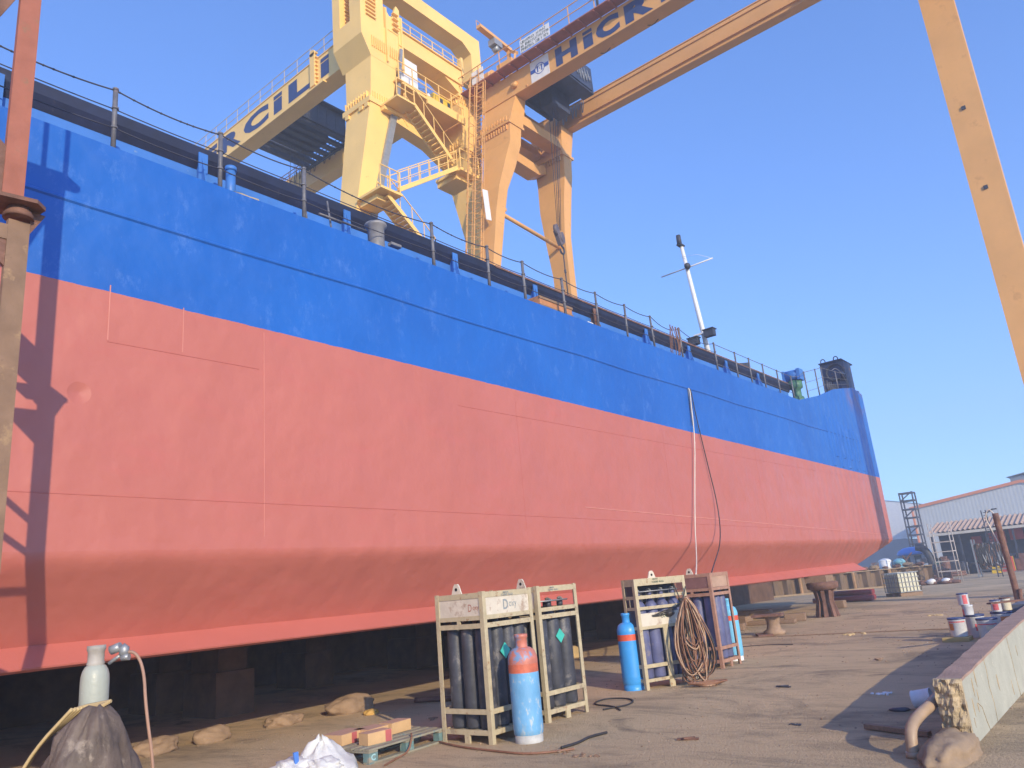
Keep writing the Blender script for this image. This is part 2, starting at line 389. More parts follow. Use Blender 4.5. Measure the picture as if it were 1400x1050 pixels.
# bulwark cap and the inside down to deck level
inner = [ring(.06, 39.33, .85, 0, top=True), ring(.08, 39.3, .8, 7.88)]
mb.loops([rings[-1]]+inner, caps=False)
mb.bm.verts.ensure_lookup_table(); mb.face(inner[-1]); mb.face(rings[0][::-1])
# weld seams (low beads on the shell)
def bead_y(y, z0, z1, w, mi, dx=.004): mb.box((-9.5+.0005, y-w/2, z0), (-9.5+dx, y+w/2, z1), mi)
def bead_z(y0, y1, z, w, mi, dz=0, dx=.005):
    n = max(1, int((y1-y0)/2))
    for k in range(n):
        a, b = lerp(y0, y1, k/n), lerp(y0, y1, (k+1)/n)
        mb.loops([[V(-9.4995, y, zz-w/2), V(-9.5+dx, y, zz-w/3), V(-9.5+dx, y, zz+w/3), V(-9.4995, y, zz+w/2)] for y, zz in ((a, z+dz*(a-y0)), (b, z+dz*(b-y0)))], mi=mi)
bead_y(6.08, 2.8, 5.8, .008, 1); bead_y(3.87, 5.24, 5.98, .014, 1); bead_y(4.84, 5.26, 5.9, .012, 1)
bead_z(3.87, 6.0, 5.22, .012, 2); bead_z(-10, 38, 3.46, .012, 2, -.012); bead_z(14, 37.6, 3.42, .025, 1, -.025, .008)
bead_z(10.2, 37.6, 5.22, .01, 2)
for y in (-2.5, 11.9, 18.0, 24.1, 30.2): bead_y(y, 2.8, 5.6, .008, 2, .002)
hull = mb.build('hull', [m_hull, m_seamr, m_seamd, m_seamb], barge)
# knuckle running along the blue topside
mb = MB()
for k in range(24):
    a, b = -14+k*2.2, -14+(k+1)*2.2
    if b > 38: break
    z = 7.0
    mb.loops([[V(-9.499, y, zz-.035), V(-9.478, y, zz-.012), V(-9.478, y, zz+.012), V(-9.499, y, zz+.03)] for y, zz in ((a, z+.02*math.sin(a)), (b, z+.02*math.sin(b)))])
mb.build('rubbing_strake', m_hull, barge)
# bilge keel : a plate standing out from the turn of the bilge
mb = MB()
K = []; random.seed(3)
N_ = 90
for k in range(N_+1):
    y = lerp(-16, 33.9, k/N_); j = random.uniform(-.006, .012); s_ = 0
    zt = 1.66 if y < 25 else lerp(1.66, 1.80, (y-25)/9)
    K.append([V(-10.21, y, zt+j+.01), V(-9.84, y+.0, 1.425), V(-9.85, y, 1.405), V(-10.24, y, zt-.05)])
K.append([V(-10.21, 34.15, 1.81), V(-9.86, 34.9, 1.43), V(-9.87, 34.9, 1.41), V(-10.18, 34.15, 1.76)])
mb.loops(K)
mb.build('bilge_keel', m_keelp, barge)
# hatch coaming with its dark overhanging lip
mb = MB(); mb.box((-10.46, -16, 7.885), (-10.40, 31, 9.0), 0); mb.box((-18.6, -16, 7.885), (-18.54, 31, 9.0), 0); mb.box((-18.54, 30.94, 7.885), (-10.46, 31, 9.0), 0)
mb.build('hatch_coaming', m_lblue, barge)
mb = MB(); mb.prism_y([(-10.397, 8.69), (-10.30, 8.88), (-10.28, 9.04), (-10.45, 9.07), (-10.47, 9.01), (-10.397, 9.0)], -16, 31.1)
for k in range(60):
    y = -14+k*.75+random.uniform(-.2, .2); mb.box((-10.44, y, 9.06), (-10.36, y+random.uniform(.02, .3), 9.06+random.uniform(.01, .035)))
mb.build('coaming_lip', m_coamd, barge)
mb = MB(); mb.box((-10.278, 12.6, 9.0), (-10.265, 30.8, 9.045)); mb.build('rusty_edge_strip', m_rust, barge)
mb = MB(); mb.box((-18.5, -16, 9.005), (-10.5, 31, 9.05)); mb.build('hatch_cover', m_coamd, barge)
for i, y in enumerate([-5.8, -3, -.2, 2.6, 5.45, 8.3, 11.2, 14.0, 16.6, 19.3, 22, 24.8, 27.6]):
    mb = MB(); mb.prism_y([(-10.395, 7.89), (-10.0, 7.89), (-10.26, 8.93), (-10.395, 8.93)], y, y+.02); mb.box((-10.27, y-.05, 8.0), (-10.24, y+.10, 8.92))
    mb.build('coaming_bracket', m_rust if i in (8,) else m_lblue, barge)
# stanchions with chains
PY = [-.6, 1.9, 3.83, 5.38, 6.87, 9.85, 11.47, 12.68, 14.19, 15.6, 16.98, 18.4, 20.06, 22.4]
for i, y in enumerate(PY):
    mb = MB(); r = .034 if y < 15 else .028; lean = random.uniform(-.02, .02)
    mb.cyl((-9.56, y, 7.93), (-9.56+lean, y+lean, 8.90), r, n=10)
    for z in (8.28, 8.58): mb.cyl((-9.56, y, z), (-9.56, y, z+.03), r+.012, n=10)
    mb.lathe([(r+.006, 8.88), (r+.006, 8.91), (r*.4, 8.93)], (-9.56+lean, y+lean, 0), 10)
    mb.box((-9.60, y-.05, 7.90), (-9.52, y+.05, 7.97)); mb.build('stanchion', m_rail, barge)
def catenary(a, b, sag, n=14):
    return [Vector(a).lerp(Vector(b), t)-Vector((0, 0, sag*4*t*(1-t))) for t in [k/n for k in range(n+1)]]
mb = MB(); mb2 = MB(); mb3 = MB()
for i, (a, b) in enumerate(zip(PY, PY[1:])):
    sg = .035*(b-a)+.01
    cp = catenary((-9.56, a, 8.88), (-9.56, b, 8.88), sg if b < 20 else .17, 16); mb.tube(cp, .011, 5)
    if 6 < a < 10 or a < 4:
        for k in range(0, 16):
            q = cp[k].lerp(cp[k+1], .5)
            if random.random() < .6: mb.blob(q, (.018, .022, .018), 1, .2, 3, k)
    mb2.tube(catenary((-9.56, a, 8.58), (-9.56, b, 8.58), .015, 6), .008, 4)
    mb3.tube(catenary((-9.56, a, 8.29), (-9.56, b, 8.29), .03, 8), .009, 4)
mb.build('top_chain', m_chain, barge); mb2.build('middle_wire', m_chain, barge); mb3.build('lower_wire', m_chain, barge)
# guard rail round the bow
GR = [23.96, 25.11, 26.32, 27.68, 29.1]
bow_r = [(-9.56, y, 7.93, 8.88) for y in [22.4]+GR]
bow_f = [(-9.58, 30.84, 8.2, 9.35), (-9.58, 32.35, 8.58, 9.72), (-9.58, 33.2, 8.85, 9.95), (-9.58, 35.2, 9.25, 10.1), (-9.6, 37.0, 9.58, 10.3)]
for (x, y, z0, z1) in bow_r[1:]+bow_f:
    mb = MB(); mb.cyl((x, y, z0-.1), (x, y, z1), .028, n=8); mb.lathe([(.036, z1-.02), (.036, z1+.01)], (x, y, 0), 8); mb.build('rail_post', m_rail, barge)
mb = MB()
for seq in (bow_r, bow_f):
    for a, b in zip(seq, seq[1:]):
        for f, r in ((1, .012), (.62, .009), (.3, .009)): mb.tube([V(a[0], a[1], lerp(a[2], a[3], f)-.02), V(b[0], b[1], lerp(b[2], b[3], f)-.02)], r, 5)
mb.tube([V(-9.56, 29.1, 8.86), V(-9.57, 30, 9.0), V(-9.58, 30.84, 9.33)], .01, 5)
mb.build('bow_rail_wires', m_rail, barge)
# loose rusty strops tied on the rail
mb = MB()
for k in range(9):
    y0 = 19.7+random.uniform(-.5, .45); y1 = y0+random.uniform(-.35, .35)
    mb.tube([V(-9.52, y0, 8.86), V(-9.5, (y0+y1)/2+random.uniform(-.1, .1), 8.4), V(-9.51, y1, 7.95+random.uniform(-.05, .1))], .011, 5, smooth_path=1)
mb.build('rail_strops', m_rust, barge)
# mushroom vent on the deck edge
mb = MB(); mb.lathe([(.15, 7.88), (.15, 7.92), (.155, 8.44), (.2, 8.47), (.21, 8.50), (.2, 8.53), (.12, 8.55)], (-9.78, 8.6, 0), 22)
mb.box((-9.8, 8.9, 8.2), (-9.7, 9.15, 8.26)); mb.build('deck_vent', mat('vent_steel', (.22, .22, .24), .5, .2, 5, stain=((.26, .17, .12), .3, 9)), barge)
mb = MB(); mb.tube([V(-9.6, 7.2, 8.2), V(-9.7, 8.3, 8.28)], .02, 6)
for y in (7.05, 7.55): mb.cyl((-9.7, y, 7.9), (-9.75, y-.06, 8.6), .018, n=6)
mb.build('vent_pipe', m_rail, barge)
mb = MB(); mb.cyl((-9.9, 5.75, 7.88), (-9.9, 5.75, 8.6), .075, n=14); mb.cyl((-9.9, 5.75, 8.55), (-9.9, 5.75, 8.62), .09, n=14); mb.build('air_pipe', m_lblue, barge)
# white signal mast
mast = thing('signal_mast', None, None, (-12, 27.5, 7.9)); mast.parent = barge; mast.location = Vector((-12, 27.5, 7.9))-Vector(BO)
del_ = None
def mp(*p): return p
top = V(-12, 26.55, 14.55); bot = V(-12, 27.95, 7.9); md = (top-bot).normalized()
def mpart(mbx, name, m):
    return mbx.build(name, m, mast, origin=(-12, 27.5, 7.9))
mb = MB(); mb.cyl(bot, top, .12, .07, 14); mpart(mb, 'mast_pole', m_white)
mb = MB(); c = bot.lerp(top, .86); mb.tube([c+V(-1.15, 0, 0), c, c+V(1.12, 0, .02)], .028, 6); mpart(mb, 'yard', m_white)
mb = MB(); mb.tube([top+V(0, .0, -.5), top+V(.6, 0, -.62), c+V(1.1, 0, .02)], .006, 4); mpart(mb, 'stay_wire', m_white)
mb = MB(); mb.cyl(top+V(0, -.14, -.02), top+V(0, -.14, .38), .10, .09, 10); mb.box(top+V(-.1, -.22, -.06), top+V(.1, .12, .0)); mpart(mb, 'masthead_lamp', m_dark)
mb = MB(); mb.blob(c+V(.1, -.15, 0), (.12, .16, .14), 2, .05); mpart(mb, 'side_lamp', m_dark)
c = bot.lerp(top, .455)
mb = MB(); mb.beam(c+V(-.35, -.14, 0), c+V(.45, -.14, .02), .07, .07); mpart(mb, 'lamp_bracket', m_white)
for sx_, dz in ((-.32, -.28), (.38, -.12)):
    mb = MB(); mb.box(c+V(sx_-.2, -.42, dz-.13), c+V(sx_+.2, -.16, dz+.13)); mb.box(c+V(sx_-.23, -.46, dz+.135), c+V(sx_+.23, -.1, dz+.17)); mpart(mb, 'floodlight', m_dark)
mb = MB(); mb.lathe([(.5, 8.9), (.52, 8.95), (.5, 9.0), (.2, 9.05), (.2, 9.6)], (bot.x, bot.y-.25, 0), 16); mpart(mb, 'mast_foot', m_grey)
# winch, light blue case, red ramp bars and dark tank at the bow
mb = MB(); mb.box((-11.4, 22.6, 8.0), (-10.6, 24.2, 9.0)); mb.box((-11.2, 22.9, 9.0), (-10.8, 23.6, 9.25)); mb.build('machinery_case', m_lblue, barge, bevel=.02)
mb = MB()
mb.lathe([(.26, 8.0), (.26, 8.45), (.18, 8.52), (.18, 8.8), (.28, 8.86), (.28, 9.15)], (-10.15, 31.3, 0), 16); mb.build('winch_body', m_green, barge)
mb = MB(); mb.cyl((-10.5, 31.3, 9.4), (-9.85, 31.3, 9.4), .24, n=18); mb.box((-10.55, 31.05, 9.16), (-10.45, 31.55, 9.62)); mb.box((-9.95, 31.05, 9.16), (-9.82, 31.55, 9.62)); mb.build('winch_drum', m_lblue, barge)
mb = MB(); mb.beam((-10.6, 26.2, 8.5), (-10.5, 29.4, 9.05), .12, .1); mb.beam((-11.0, 26.2, 8.35), (-10.9, 29.4, 8.9), .12, .1); mb.build('red_ramp_bar', m_redbox, barge)
mb = MB(); mb.beam((-11.6, 25.6, 9.0), (-11.4, 29.3, 9.75), .5, .28); mb.box((-11.8, 28.4, 8.0), (-11.2, 28.8, 9.5)); mb.build('anchor_davit', m_dark, barge)
m_tank = mat('worn_navy_tank', (.022, .04, .10), .6, .25, 3, stain=((.17, .08, .06), .42, 2.5))
mb = MB(); mb.prism_z([(-10.75, 37.2), (-9.95, 37.15), (-9.72, 37.4), (-9.72, 38.5), (-10.0, 38.8), (-10.75, 38.8)], 7.9, 11.05)
mb.box((-10.78, 37.1, 11.053), (-9.7, 38.85, 11.1)); mb.build('bow_tank', m_tank, barge)
mb = MB()
for x in (-10.6, -10.0):
    mb.tube([V(x-.1, 37.3, 11.1), V(x-.1, 37.3, 11.25), V(x, 37.3, 11.32), V(x+.1, 37.3, 11.25), V(x+.1, 37.3, 11.1)], .025, 5, smooth_path=1)
mb.tube([V(-10.1+.4*math.cos(a), 37.1, 10.5+.4*math.sin(a)) for a in [k*math.pi/6 for k in range(12)]], .05, 6, closed=True)
mb.build('tank_fittings', m_dark, barge)
mb = MB()
for k in range(6): mb.cyl((-9.8, 34.4+k*.28, 9.0), (-9.8, 34.4+k*.28, 9.6-.04*(k % 2)), .06, n=8)
mb.build('bow_bitts', m_dark, barge)
mb = MB(); mb.beam((-9.7, 36.6, 10.3), (-9.9, 39.0, 9.75), .16, .12); mb.beam((-9.75, 39.0, 9.75), (-10.2, 39.3, 9.3), .12, .12)
mb.cyl((-9.75, 38.1, 9.3), (-9.85, 37.7, 10.1), .1, n=8); mb.build('fairlead', m_tank, barge)
mb = MB(); mb.tube([V(-9.62, 34.9, 10.1), V(-9.62, 35.6, 10.35), V(-9.62, 36.5, 10.2), V(-9.6, 37.0, 9.7)], .02, 6, smooth_path=2); mb.build('bow_hoop_rail', m_rail, barge)
mb = MB()
for k in range(7): mb.tube([V(-10.0-.1*k*.3, 39.44, 9.4-k*.22), V(-10.35-.1*k*.3, 39.52, 9.4-k*.22)], .015, 5)
for x in (-10.0, -10.4): mb.tube([V(x, 39.5, 9.6), V(x-.18, 39.46, 8.0)], .018, 5)
mb.build('bow_ladder', m_rail, barge)
# hull-side frames showing through the topside near the bow (stiffeners)
mb = MB()
for k in range(9):
    y = 32.3+k*.5; mb.loops([[V(-9.4995, y-.14, z), V(-9.46, y-.04, z), V(-9.46, y+.04, z), V(-9.4995, y+.14, z)] for z in (6.0 if k % 2 else 5.6, 7.7-.05*k)])
mb.build('shell_ribs', m_hull, barge)

# clutter standing on the deck
t = thing('wooden_crate', 'orange-brown wooden crate on the barge deck behind the stanchions', 'crate', (-10.0, 14.0, 7.9))
mb = MB(); mb.box((-10.2, 13.6, 7.9), (-9.85, 14.9, 8.42)); mb.build('crate_body', mat('orange_crate', (.45, .2, .09), .8, .2), t)
mb = MB()
for z in (7.95, 8.15, 8.35): mb.box((-9.848, 13.58, z), (-9.83, 14.92, z+.06))
mb.build('crate_slats', m_wood, t)
mb = MB(); mb.box((-9.9, 15.35, 7.9), (-9.7, 15.6, 8.12)); tag(mb.build('white_tin', m_white, origin=(-9.8, 15.45, 7.9), bevel=.02), 'small white tin on the barge deck edge right of the crate', 'tin')
for i, (y, l, s_) in enumerate([(6.0, 'heap of tan rags on the barge deck nearest the camera', .3), (17.9, 'pale rag bundle on the barge deck beyond the crate', .16)]):
    mb = MB(); mb.blob((-9.85, y, 7.97), (.16, s_*1.5, .2), 3, .3, 3, i); tag(mb.build('rag_heap', m_strap, origin=(-9.85, y, 7.9)), l, 'rags')

# hoses hanging down the side of the barge
def hang(name, label, pts, r, m):
    mb = MB(); mb.tube([V(*p) for p in pts], r, 7, smooth_path=2); tag(mb.build(name, m, origin=pts[-1]), label, 'hose', 'hoses hanging down the barge side')
hang('hanging_hose', 'pale hose hanging straight down the barge side to the blue cylinder racks', [(-9.47, 19.9, 7.0), (-9.42, 19.88, 6.9), (-9.42, 19.82, 6.6), (-9.38, 19.65, 5.5), (-9.4, 19.25, 4.2), (-9.37, 18.8, 2.95), (-9.25, 18.5, 2.6), (-8.4, 16.7, 2.1), (-7.35, 14.5, 1.8)], .016, m_hosew)
hang('hanging_hose', 'dark hose on the barge side slanting away from the pale one to the rear rack', [(-9.47, 19.96, 7.0), (-9.43, 19.97, 6.9), (-9.44, 20.02, 6.4), (-9.44, 20.3, 4.9), (-9.4, 20.5, 3.6), (-9.2, 19.9, 2.6), (-8.0, 16.7, 1.95), (-7.3, 15.1, 1.8)], .015, m_hosek)
mb = MB(); mb.beam((-9.47, 19.9, 7.0), (-9.47, 19.85, 5.9), .05, .03); 
tag(mb.build('hose_sleeve', m_grey, origin=(-9.47, 19.9, 5.9)), 'grey sleeve round the hanging hoses below the knuckle of the barge', 'sleeve')

# ================================================================ supports under the barge
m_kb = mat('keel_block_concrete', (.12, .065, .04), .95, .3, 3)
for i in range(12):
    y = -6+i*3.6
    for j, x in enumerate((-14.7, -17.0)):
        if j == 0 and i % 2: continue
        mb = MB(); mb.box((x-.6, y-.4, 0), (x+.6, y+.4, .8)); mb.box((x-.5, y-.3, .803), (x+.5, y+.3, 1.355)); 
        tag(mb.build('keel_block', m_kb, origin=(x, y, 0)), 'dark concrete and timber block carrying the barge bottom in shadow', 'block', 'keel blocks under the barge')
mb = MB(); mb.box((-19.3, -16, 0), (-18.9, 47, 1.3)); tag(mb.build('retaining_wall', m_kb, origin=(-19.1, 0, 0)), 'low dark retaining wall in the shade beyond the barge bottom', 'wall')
# steel trestle stand
sx, sy = -9.62, 28.43
t = thing('hull_stand', 'rusty flared steel stand carrying the bilge near the bow', 'stand', (sx, sy, 0))
mb = MB()
for k in range(8):
    a = k*math.pi/4+.2; c, s_ = math.cos(a), math.sin(a)
    mb.loops([[V(sx+c*r-s_*w, sy+s_*r+c*w, z), V(sx+c*(r+.05)-s_*w, sy+s_*(r+.05)+c*w, z), V(sx+c*(r+.05)+s_*w, sy+s_*(r+.05)-c*w, z), V(sx+c*r+s_*w, sy+s_*r-c*w, z)] for z, r, w in ((0, .36, .07), (.55, .24, .05), (.9, .3, .06))])
mb.lathe([(.2, .0), (.14, .5), (.18, .9)], (sx, sy, 0), 12); mb.build('stand_legs', m_rust, t)
mb = MB(); mb.lathe([(.38, .9), (.52, .97), (.54, 1.15), (.48, 1.18)], (sx, sy, 0), 18); mb.build('stand_head', m_rust, t)
mb = MB(); mb.box((sx-.45, sy-.4, 1.183), (sx+.3, sy+.4, 1.40)); mb.build('timber_pad', m_wood, t)
# bollard like stool
t = thing('steel_bollard', 'short rusty round pedestal with a flat top plate standing on the open yard', 'bollard', (-8.9, 21.75, 0))
mb = MB(); mb.lathe([(.28, 0), (.30, .1), (.2, .16), (.17, .3), (.2, .45), (.24, .5)], (-8.9, 21.75, 0), 16); mb.build('pedestal', mat('tan_rust', (.30, .20, .13), .85, .3, 5), t)
mb = MB(); mb.box((-9.4, 21.4, .503), (-8.6, 22.0, .56), rz=.2); mb.build('top_plate', m_rust, t)
mb = MB(); mb.box((-9.3, 21.1, 0), (-8.9, 21.9, .06), rz=.5); mb.build('foot_plate', m_rust, t)
# rocks and timbers along the shade line
def rock(i, p, s, l, m=None, cat='rock', nm='rock'):
    mb = MB(); mb.blob((p[0], p[1], s[2]*.4), s, 4, .28, 1.3, i*3+1, flat=-s[2]*.45, smooth=True); tag(mb.build(nm, m or m_rock, origin=(p[0], p[1], 0)), l, cat, 'stones along the shade of the barge')
rock(1, (-11.7, 5.72), (.24, .34, .15), 'tan stone at the shade edge, leftmost, beside the covered heap')
rock(2, (-11.7, 6.58), (.22, .32, .15), 'split tan stone, second from the left along the shade edge')
rock(3, (-11.8, 7.9), (.22, .32, .13), 'round tan stone, third along the shade edge behind the white sack')
rock(4, (-11.6, 9.1), (.26, .48, .2), 'biggest wedge-shaped stone behind the pallet, with a yellow lump beside it')
rock(5, (-10.9, 9.0), (.12, .13, .06), 'small yellow lump right of the biggest stone', mat('yellow_lump', (.5, .3, .08), .9), nm='yellow_lump')
rock(6, (-12.6, 17.2), (.2, .35, .2), 'yellowish stone in the gap left of the bright blue bottle', mat('yellow_stone', (.45, .32, .15), .9))
for i, (x, y, l_, w, h, rz, lb) in enumerate([(-11.6, 23.6, 1.9, .4, .22, .25, 'weathered timber baulk nearest the round pedestal'), (-12.2, 26.0, 1.6, .5, .3, -.1, 'thick timber baulk in the middle of the pile by the stand'), (-13.0, 29.5, 1.8, .5, .32, .1, 'dark timber baulk farthest left behind the stand'), (-10.7, 25.9, 1.7, .25, .14, .1, 'thin plank lying in front of the stand'), (-11.0, 33.5, .9, .4, .3, 0, 'short timber block right behind the stand'), (-10.2, 26.9, .7, .4, .26, .3, 'tan timber block against the foot of the stand')]):
    mb = MB(); mb.box((x-l_/2, y-w/2, 0), (x+l_/2, y+w/2, h), rz=rz+math.pi/2*0); tag(mb.build('timber_baulk', m_wood, origin=(x, y, 0), bevel=.03), lb, 'timber', 'timbers by the stand')
mb = MB(); pts = [V(-11.0+k*.28, 10.1+.32*math.sin(k*.35)+k*.02, .05) for k in range(9)]
mb.tube(pts, .045, 7, smooth_path=1); tag(mb.build('old_pipe', m_rust, origin=(-10.9, 10, 0)), 'thin rusty pipe lying from the stones toward the pallet', 'pipe')

# ================================================================ gantry cranes
def railing(mb, pts, h=1.0, r=.022, posts=1.2, mids=(.5,), mi=0):
    P = [Vector(p) for p in pts]
    for a, b in zip(P, P[1:]):
        n = max(1, round((b-a).length/posts))
        for k in range(n+1):
            q = a.lerp(b, k/n); mb.beam(q, q+V(0, 0, h), r*2, mi=mi)
        for f in (1,)+tuple(mids): mb.beam(a+V(0, 0, h*f), b+V(0, 0, h*f), r*1.8, mi=mi)
def bolts(mb, a, b, n, sz, out, mi=0):
    """row of stiffener teeth under a flange"""
    a, b, out = Vector(a), Vector(b), Vector(out); d = (b-a).normalized()
    for k in range(n):
        q = a.lerp(b, (k+.5)/n); mb.obox(q+out*.5, d*.02, out*.5, V(0, 0, sz), mi)
def stair(mb, a, b, w, side, n, tread=.28, mi=0):
    a, b = Vector(a), Vector(b); side = Vector(side).normalized()
    for k in (0, 1):
        mb.beam(a+side*w*k, b+side*w*k, .05, .2, mi)
        hv = V(0, 0, .95); mb.beam(a+side*w*k+hv, b+side*w*k+hv, .035, .035, mi)
        for j in range(0, 5): q = a.lerp(b, j/4)+side*w*k; mb.beam(q, q+hv, .03, .03, mi)
    dr = (b-a); dr.z = 0; dr.normalize()
    for k in range(n):
        q = a.lerp(b, (k+.5)/n)+side*w/2; mb.obox(q, side*w/2, dr*tread/2, V(0, 0, .02), mi)

# ---- crane with the tower of stairs (farther left, bright yellow)
c1 = thing('gantry_crane', 'bright yellow gantry crane with stairs between its legs, farther left', 'crane', (-24.2, 23.5, 0))
def P1(mb, name, m=m_y1): return mb.build(name, m, c1)
XA, XB = -25.2, -23.2
mb = MB()   # front leg
mb.levels([(0, -24.3, XB, 16.2, 17.2), (18.2, -24.4, XB, 19.35, 20.4), (24.3, -24.95, XB, 20.45, 21.75), (24.32, -24.95, XB, 20.45, 21.75), (26.75, -25.1, XB, 20.58, 22.2)])
P1(mb, 'leg')
mb = MB(); mb.levels([(24.15, -25.12, XB+.06, 20.33, 21.9), (24.42, -25.12, XB+.06, 20.33, 21.9)])
bolts(mb, (-25, 20.33, 24.6), (-23.3, 20.33, 24.6), 9, .18, (0, .14, 0)); bolts(mb, (-23.14, 20.5, 24.6), (-23.14, 21.8, 24.6), 9, .18, (-.1, 0, 0))
for x in (-24.9, -23.9, -23.5): mb.box((x, 20.3, 23.9), (x+.25, 20.44, 24.1))
P1(mb, 'leg_flange')
mb = MB()   # tower head, chamfered underneath
mb.prism_x([(20.585, 26.76), (20.05, 27.75), (20.05, 28.85), (22.4, 28.85), (22.4, 26.76)], -25.3, XB+.003)
P1(mb, 'tower_head')
for (x0, x1) in ((-25.3, -24.75), (-24.0, XB)):
    mb = MB(); mb.box((x0, 20.05, 28.853), (x1, 21.1 if x0 < -25 else 21.5, 33.2))
    bolts(mb, (x1+.06, 20.95, 29.2), (x1+.06, 21.0, 31.4), 1, .6, (-.06, 0, 0))
    for k in range(9): mb.box((x1, 20.35+.0, 28.95+k*.22), (x1+.1, 20.95, 28.99+k*.22))
    P1(mb, 'tower_post')
mb = MB(); mb.prism_x([(21.55, 28.853), (21.55, 30.1), (21.85, 29.7), (22.05, 29.75), (22.35, 30.6), (22.55, 30.45), (22.55, 27.0), (22.41, 27.0), (22.41, 28.853)], XB-.12, XB+.03)
for k in range(4): mb.box((XB+.03, 22.0, 29.0+k*.3), (XB+.2, 22.35, 29.05+k*.3))
mb.box((XB+.03, 21.55, 26.9), (XB+.12, 21.62, 30)); bolts(mb, (XB+.03, 20.6, 27.6), (XB+.03, 22.4, 27.6), 14, .3, (.05, 0, 0)); P1(mb, 'bracket_plate')
mb = MB(); mb.box((XB+.03, 22.55, 26.8), (XB+.1, 22.65, 30.0)); mb.box((-25.2, 20.6, 31.5), (-23.3, 21.3, 33.0)); P1(mb, 'head_tie')
mb = MB()   # portal ring above, running toward the rear leg
mb.box((-24.1, 21.5, 31.35), (XB, 28.75, 32.2)); mb.box((-24.1, 27.95, 29.35), (XB, 28.75, 31.347)); mb.prism_x([(27.3, 31.347), (27.95, 30.9), (27.95, 31.347)], -24.1, XB)
P1(mb, 'portal_beam')
mb = MB()   # rear leg
mb.levels([(0, -24.0, XB, 28.0, 28.8), (19.2, -24.0, XB, 27.27, 28.0), (24.4, -25.0, XB, 26.93, 28.0)])
P1(mb, 'leg')
mb = MB(); mb.levels([(24.62, -25.1, XB, 26.7, 28.1), (27.45, -25.2, XB, 26.62, 28.35)]); P1(mb, 'leg_head')
mb = MB(); mb.box((-25.25, 26.72, 24.4), (XB+.08, 28.2, 24.61)); bolts(mb, (-25.1, 26.72, 24.8), (-23.3, 26.72, 24.8), 10, .16, (0, -.1, 0)); bolts(mb, (XB+.08, 26.8, 24.2), (XB+.08, 28.1, 24.2), 8, .16, (-.06, 0, 0))
P1(mb, 'leg_flange'); mb = MB(); mb.box((-25.3, 26.5, 27.453), (XB+.1, 28.5, 27.6)); bolts(mb, (-25.2, 26.55, 27.3), (-23.3, 26.55, 27.3), 12, .15, (0, .1, 0)); bolts(mb, (XB+.1, 26.6, 27.3), (XB+.1, 28.4, 27.3), 12, .15, (-.1, 0, 0)); P1(mb, 'leg_flange')
mb = MB(); mb.box((-24.3, 22.42, 28.3), (XB-.02, 27.0, 29.35)); mb.prism_x([(25.6, 28.297), (27.0, 27.62), (27.0, 28.297)], -24.3, XB-.02)
mb.box((XB-.02, 22.42, 28.3), (XB+.08, 27.0, 28.36)); mb.box((XB-.02, 22.42, 29.29), (XB+.08, 27.0, 29.35)); P1(mb, 'end_beam')
mb = MB(); railing(mb, [(XB-.1, 22.6, 29.353), (XB-.1, 27.3, 29.353)], .7, .018, .8); mb.box((XB-.3, 27.05, 29.0), (XB, 27.2, 30.2)); P1(mb, 'end_beam_railing')
# lower walkway
mb = MB(); mb.box((-24.6, 21.9, 25.95), (XB+.35, 26.6, 26.02)); mb.box((XB+.3, 23.8, 25.5), (XB+.4, 26.55, 25.945)); mb.beam((XB+.32, 22.2, 25.9), (XB+.32, 23.8, 25.8), .08, .15); mb.box((-24.9, 21.9, 25.3), (-24.5, 26.6, 25.94)); P1(mb, 'walkway_deck')
mb = MB(); railing(mb, [(XB+.33, 22.0, 26.02), (XB+.33, 26.55, 26.02)], 1.0, .02, .9); P1(mb, 'walkway_railing')
mb = MB(); mb.box((-24.0, 22.55, 26.3), (-23.3, 23.7, 27.9)); mb.box((-23.29, 22.5, 26.2), (-23.25, 23.75, 26.3)); P1(mb, 'white_cabinet', m_white)
mb = MB(); mb.box((-24.0, 24.85, 26.02), (-23.35, 26.1, 26.95)); P1(mb, 'yellow_cabinet', m_yel)
mb = MB(); mb.box((-23.348, 25.2, 26.15), (-23.33, 25.5, 26.8)); mb.box((-23.348, 25.85, 26.15), (-23.33, 26.05, 26.8)); P1(mb, 'cabinet_door', m_dark)
mb = MB(); mb.lathe([(.12, 26.02), (.16, 26.1), (.1, 26.5), (.05, 26.6)], (-23.3, 24.4, 0), 10); P1(mb, 'gas_bottle', m_white)
mb = MB()
for k in range(7): mb.tube([V(-23.6, 23.7+k*.12, 26.6+.3*math.sin(k)), V(-23.4, 24.2+k*.13, 27.0+.2*math.cos(k*2)), V(-23.5, 24.8+.1*k, 26.5)], .012, 4, smooth_path=1)
P1(mb, 'cable_tangle', m_grey)
# lower cross beam
mb = MB(); mb.prism_x([(21.6, 25.0), (22.2, 24.9), (25.4, 24.55), (27.0, 23.9), (27.0, 24.55), (25.6, 25.1), (21.6, 25.5)], -25.0, -24.3); P1(mb, 'cross_beam')
mb = MB()
for y in (22.6, 23.4, 24.2): mb.beam((-24.3, y, 25.4), (-24.3, y+.4, 24.9), .06, .1)
P1(mb, 'beam_stiffeners')
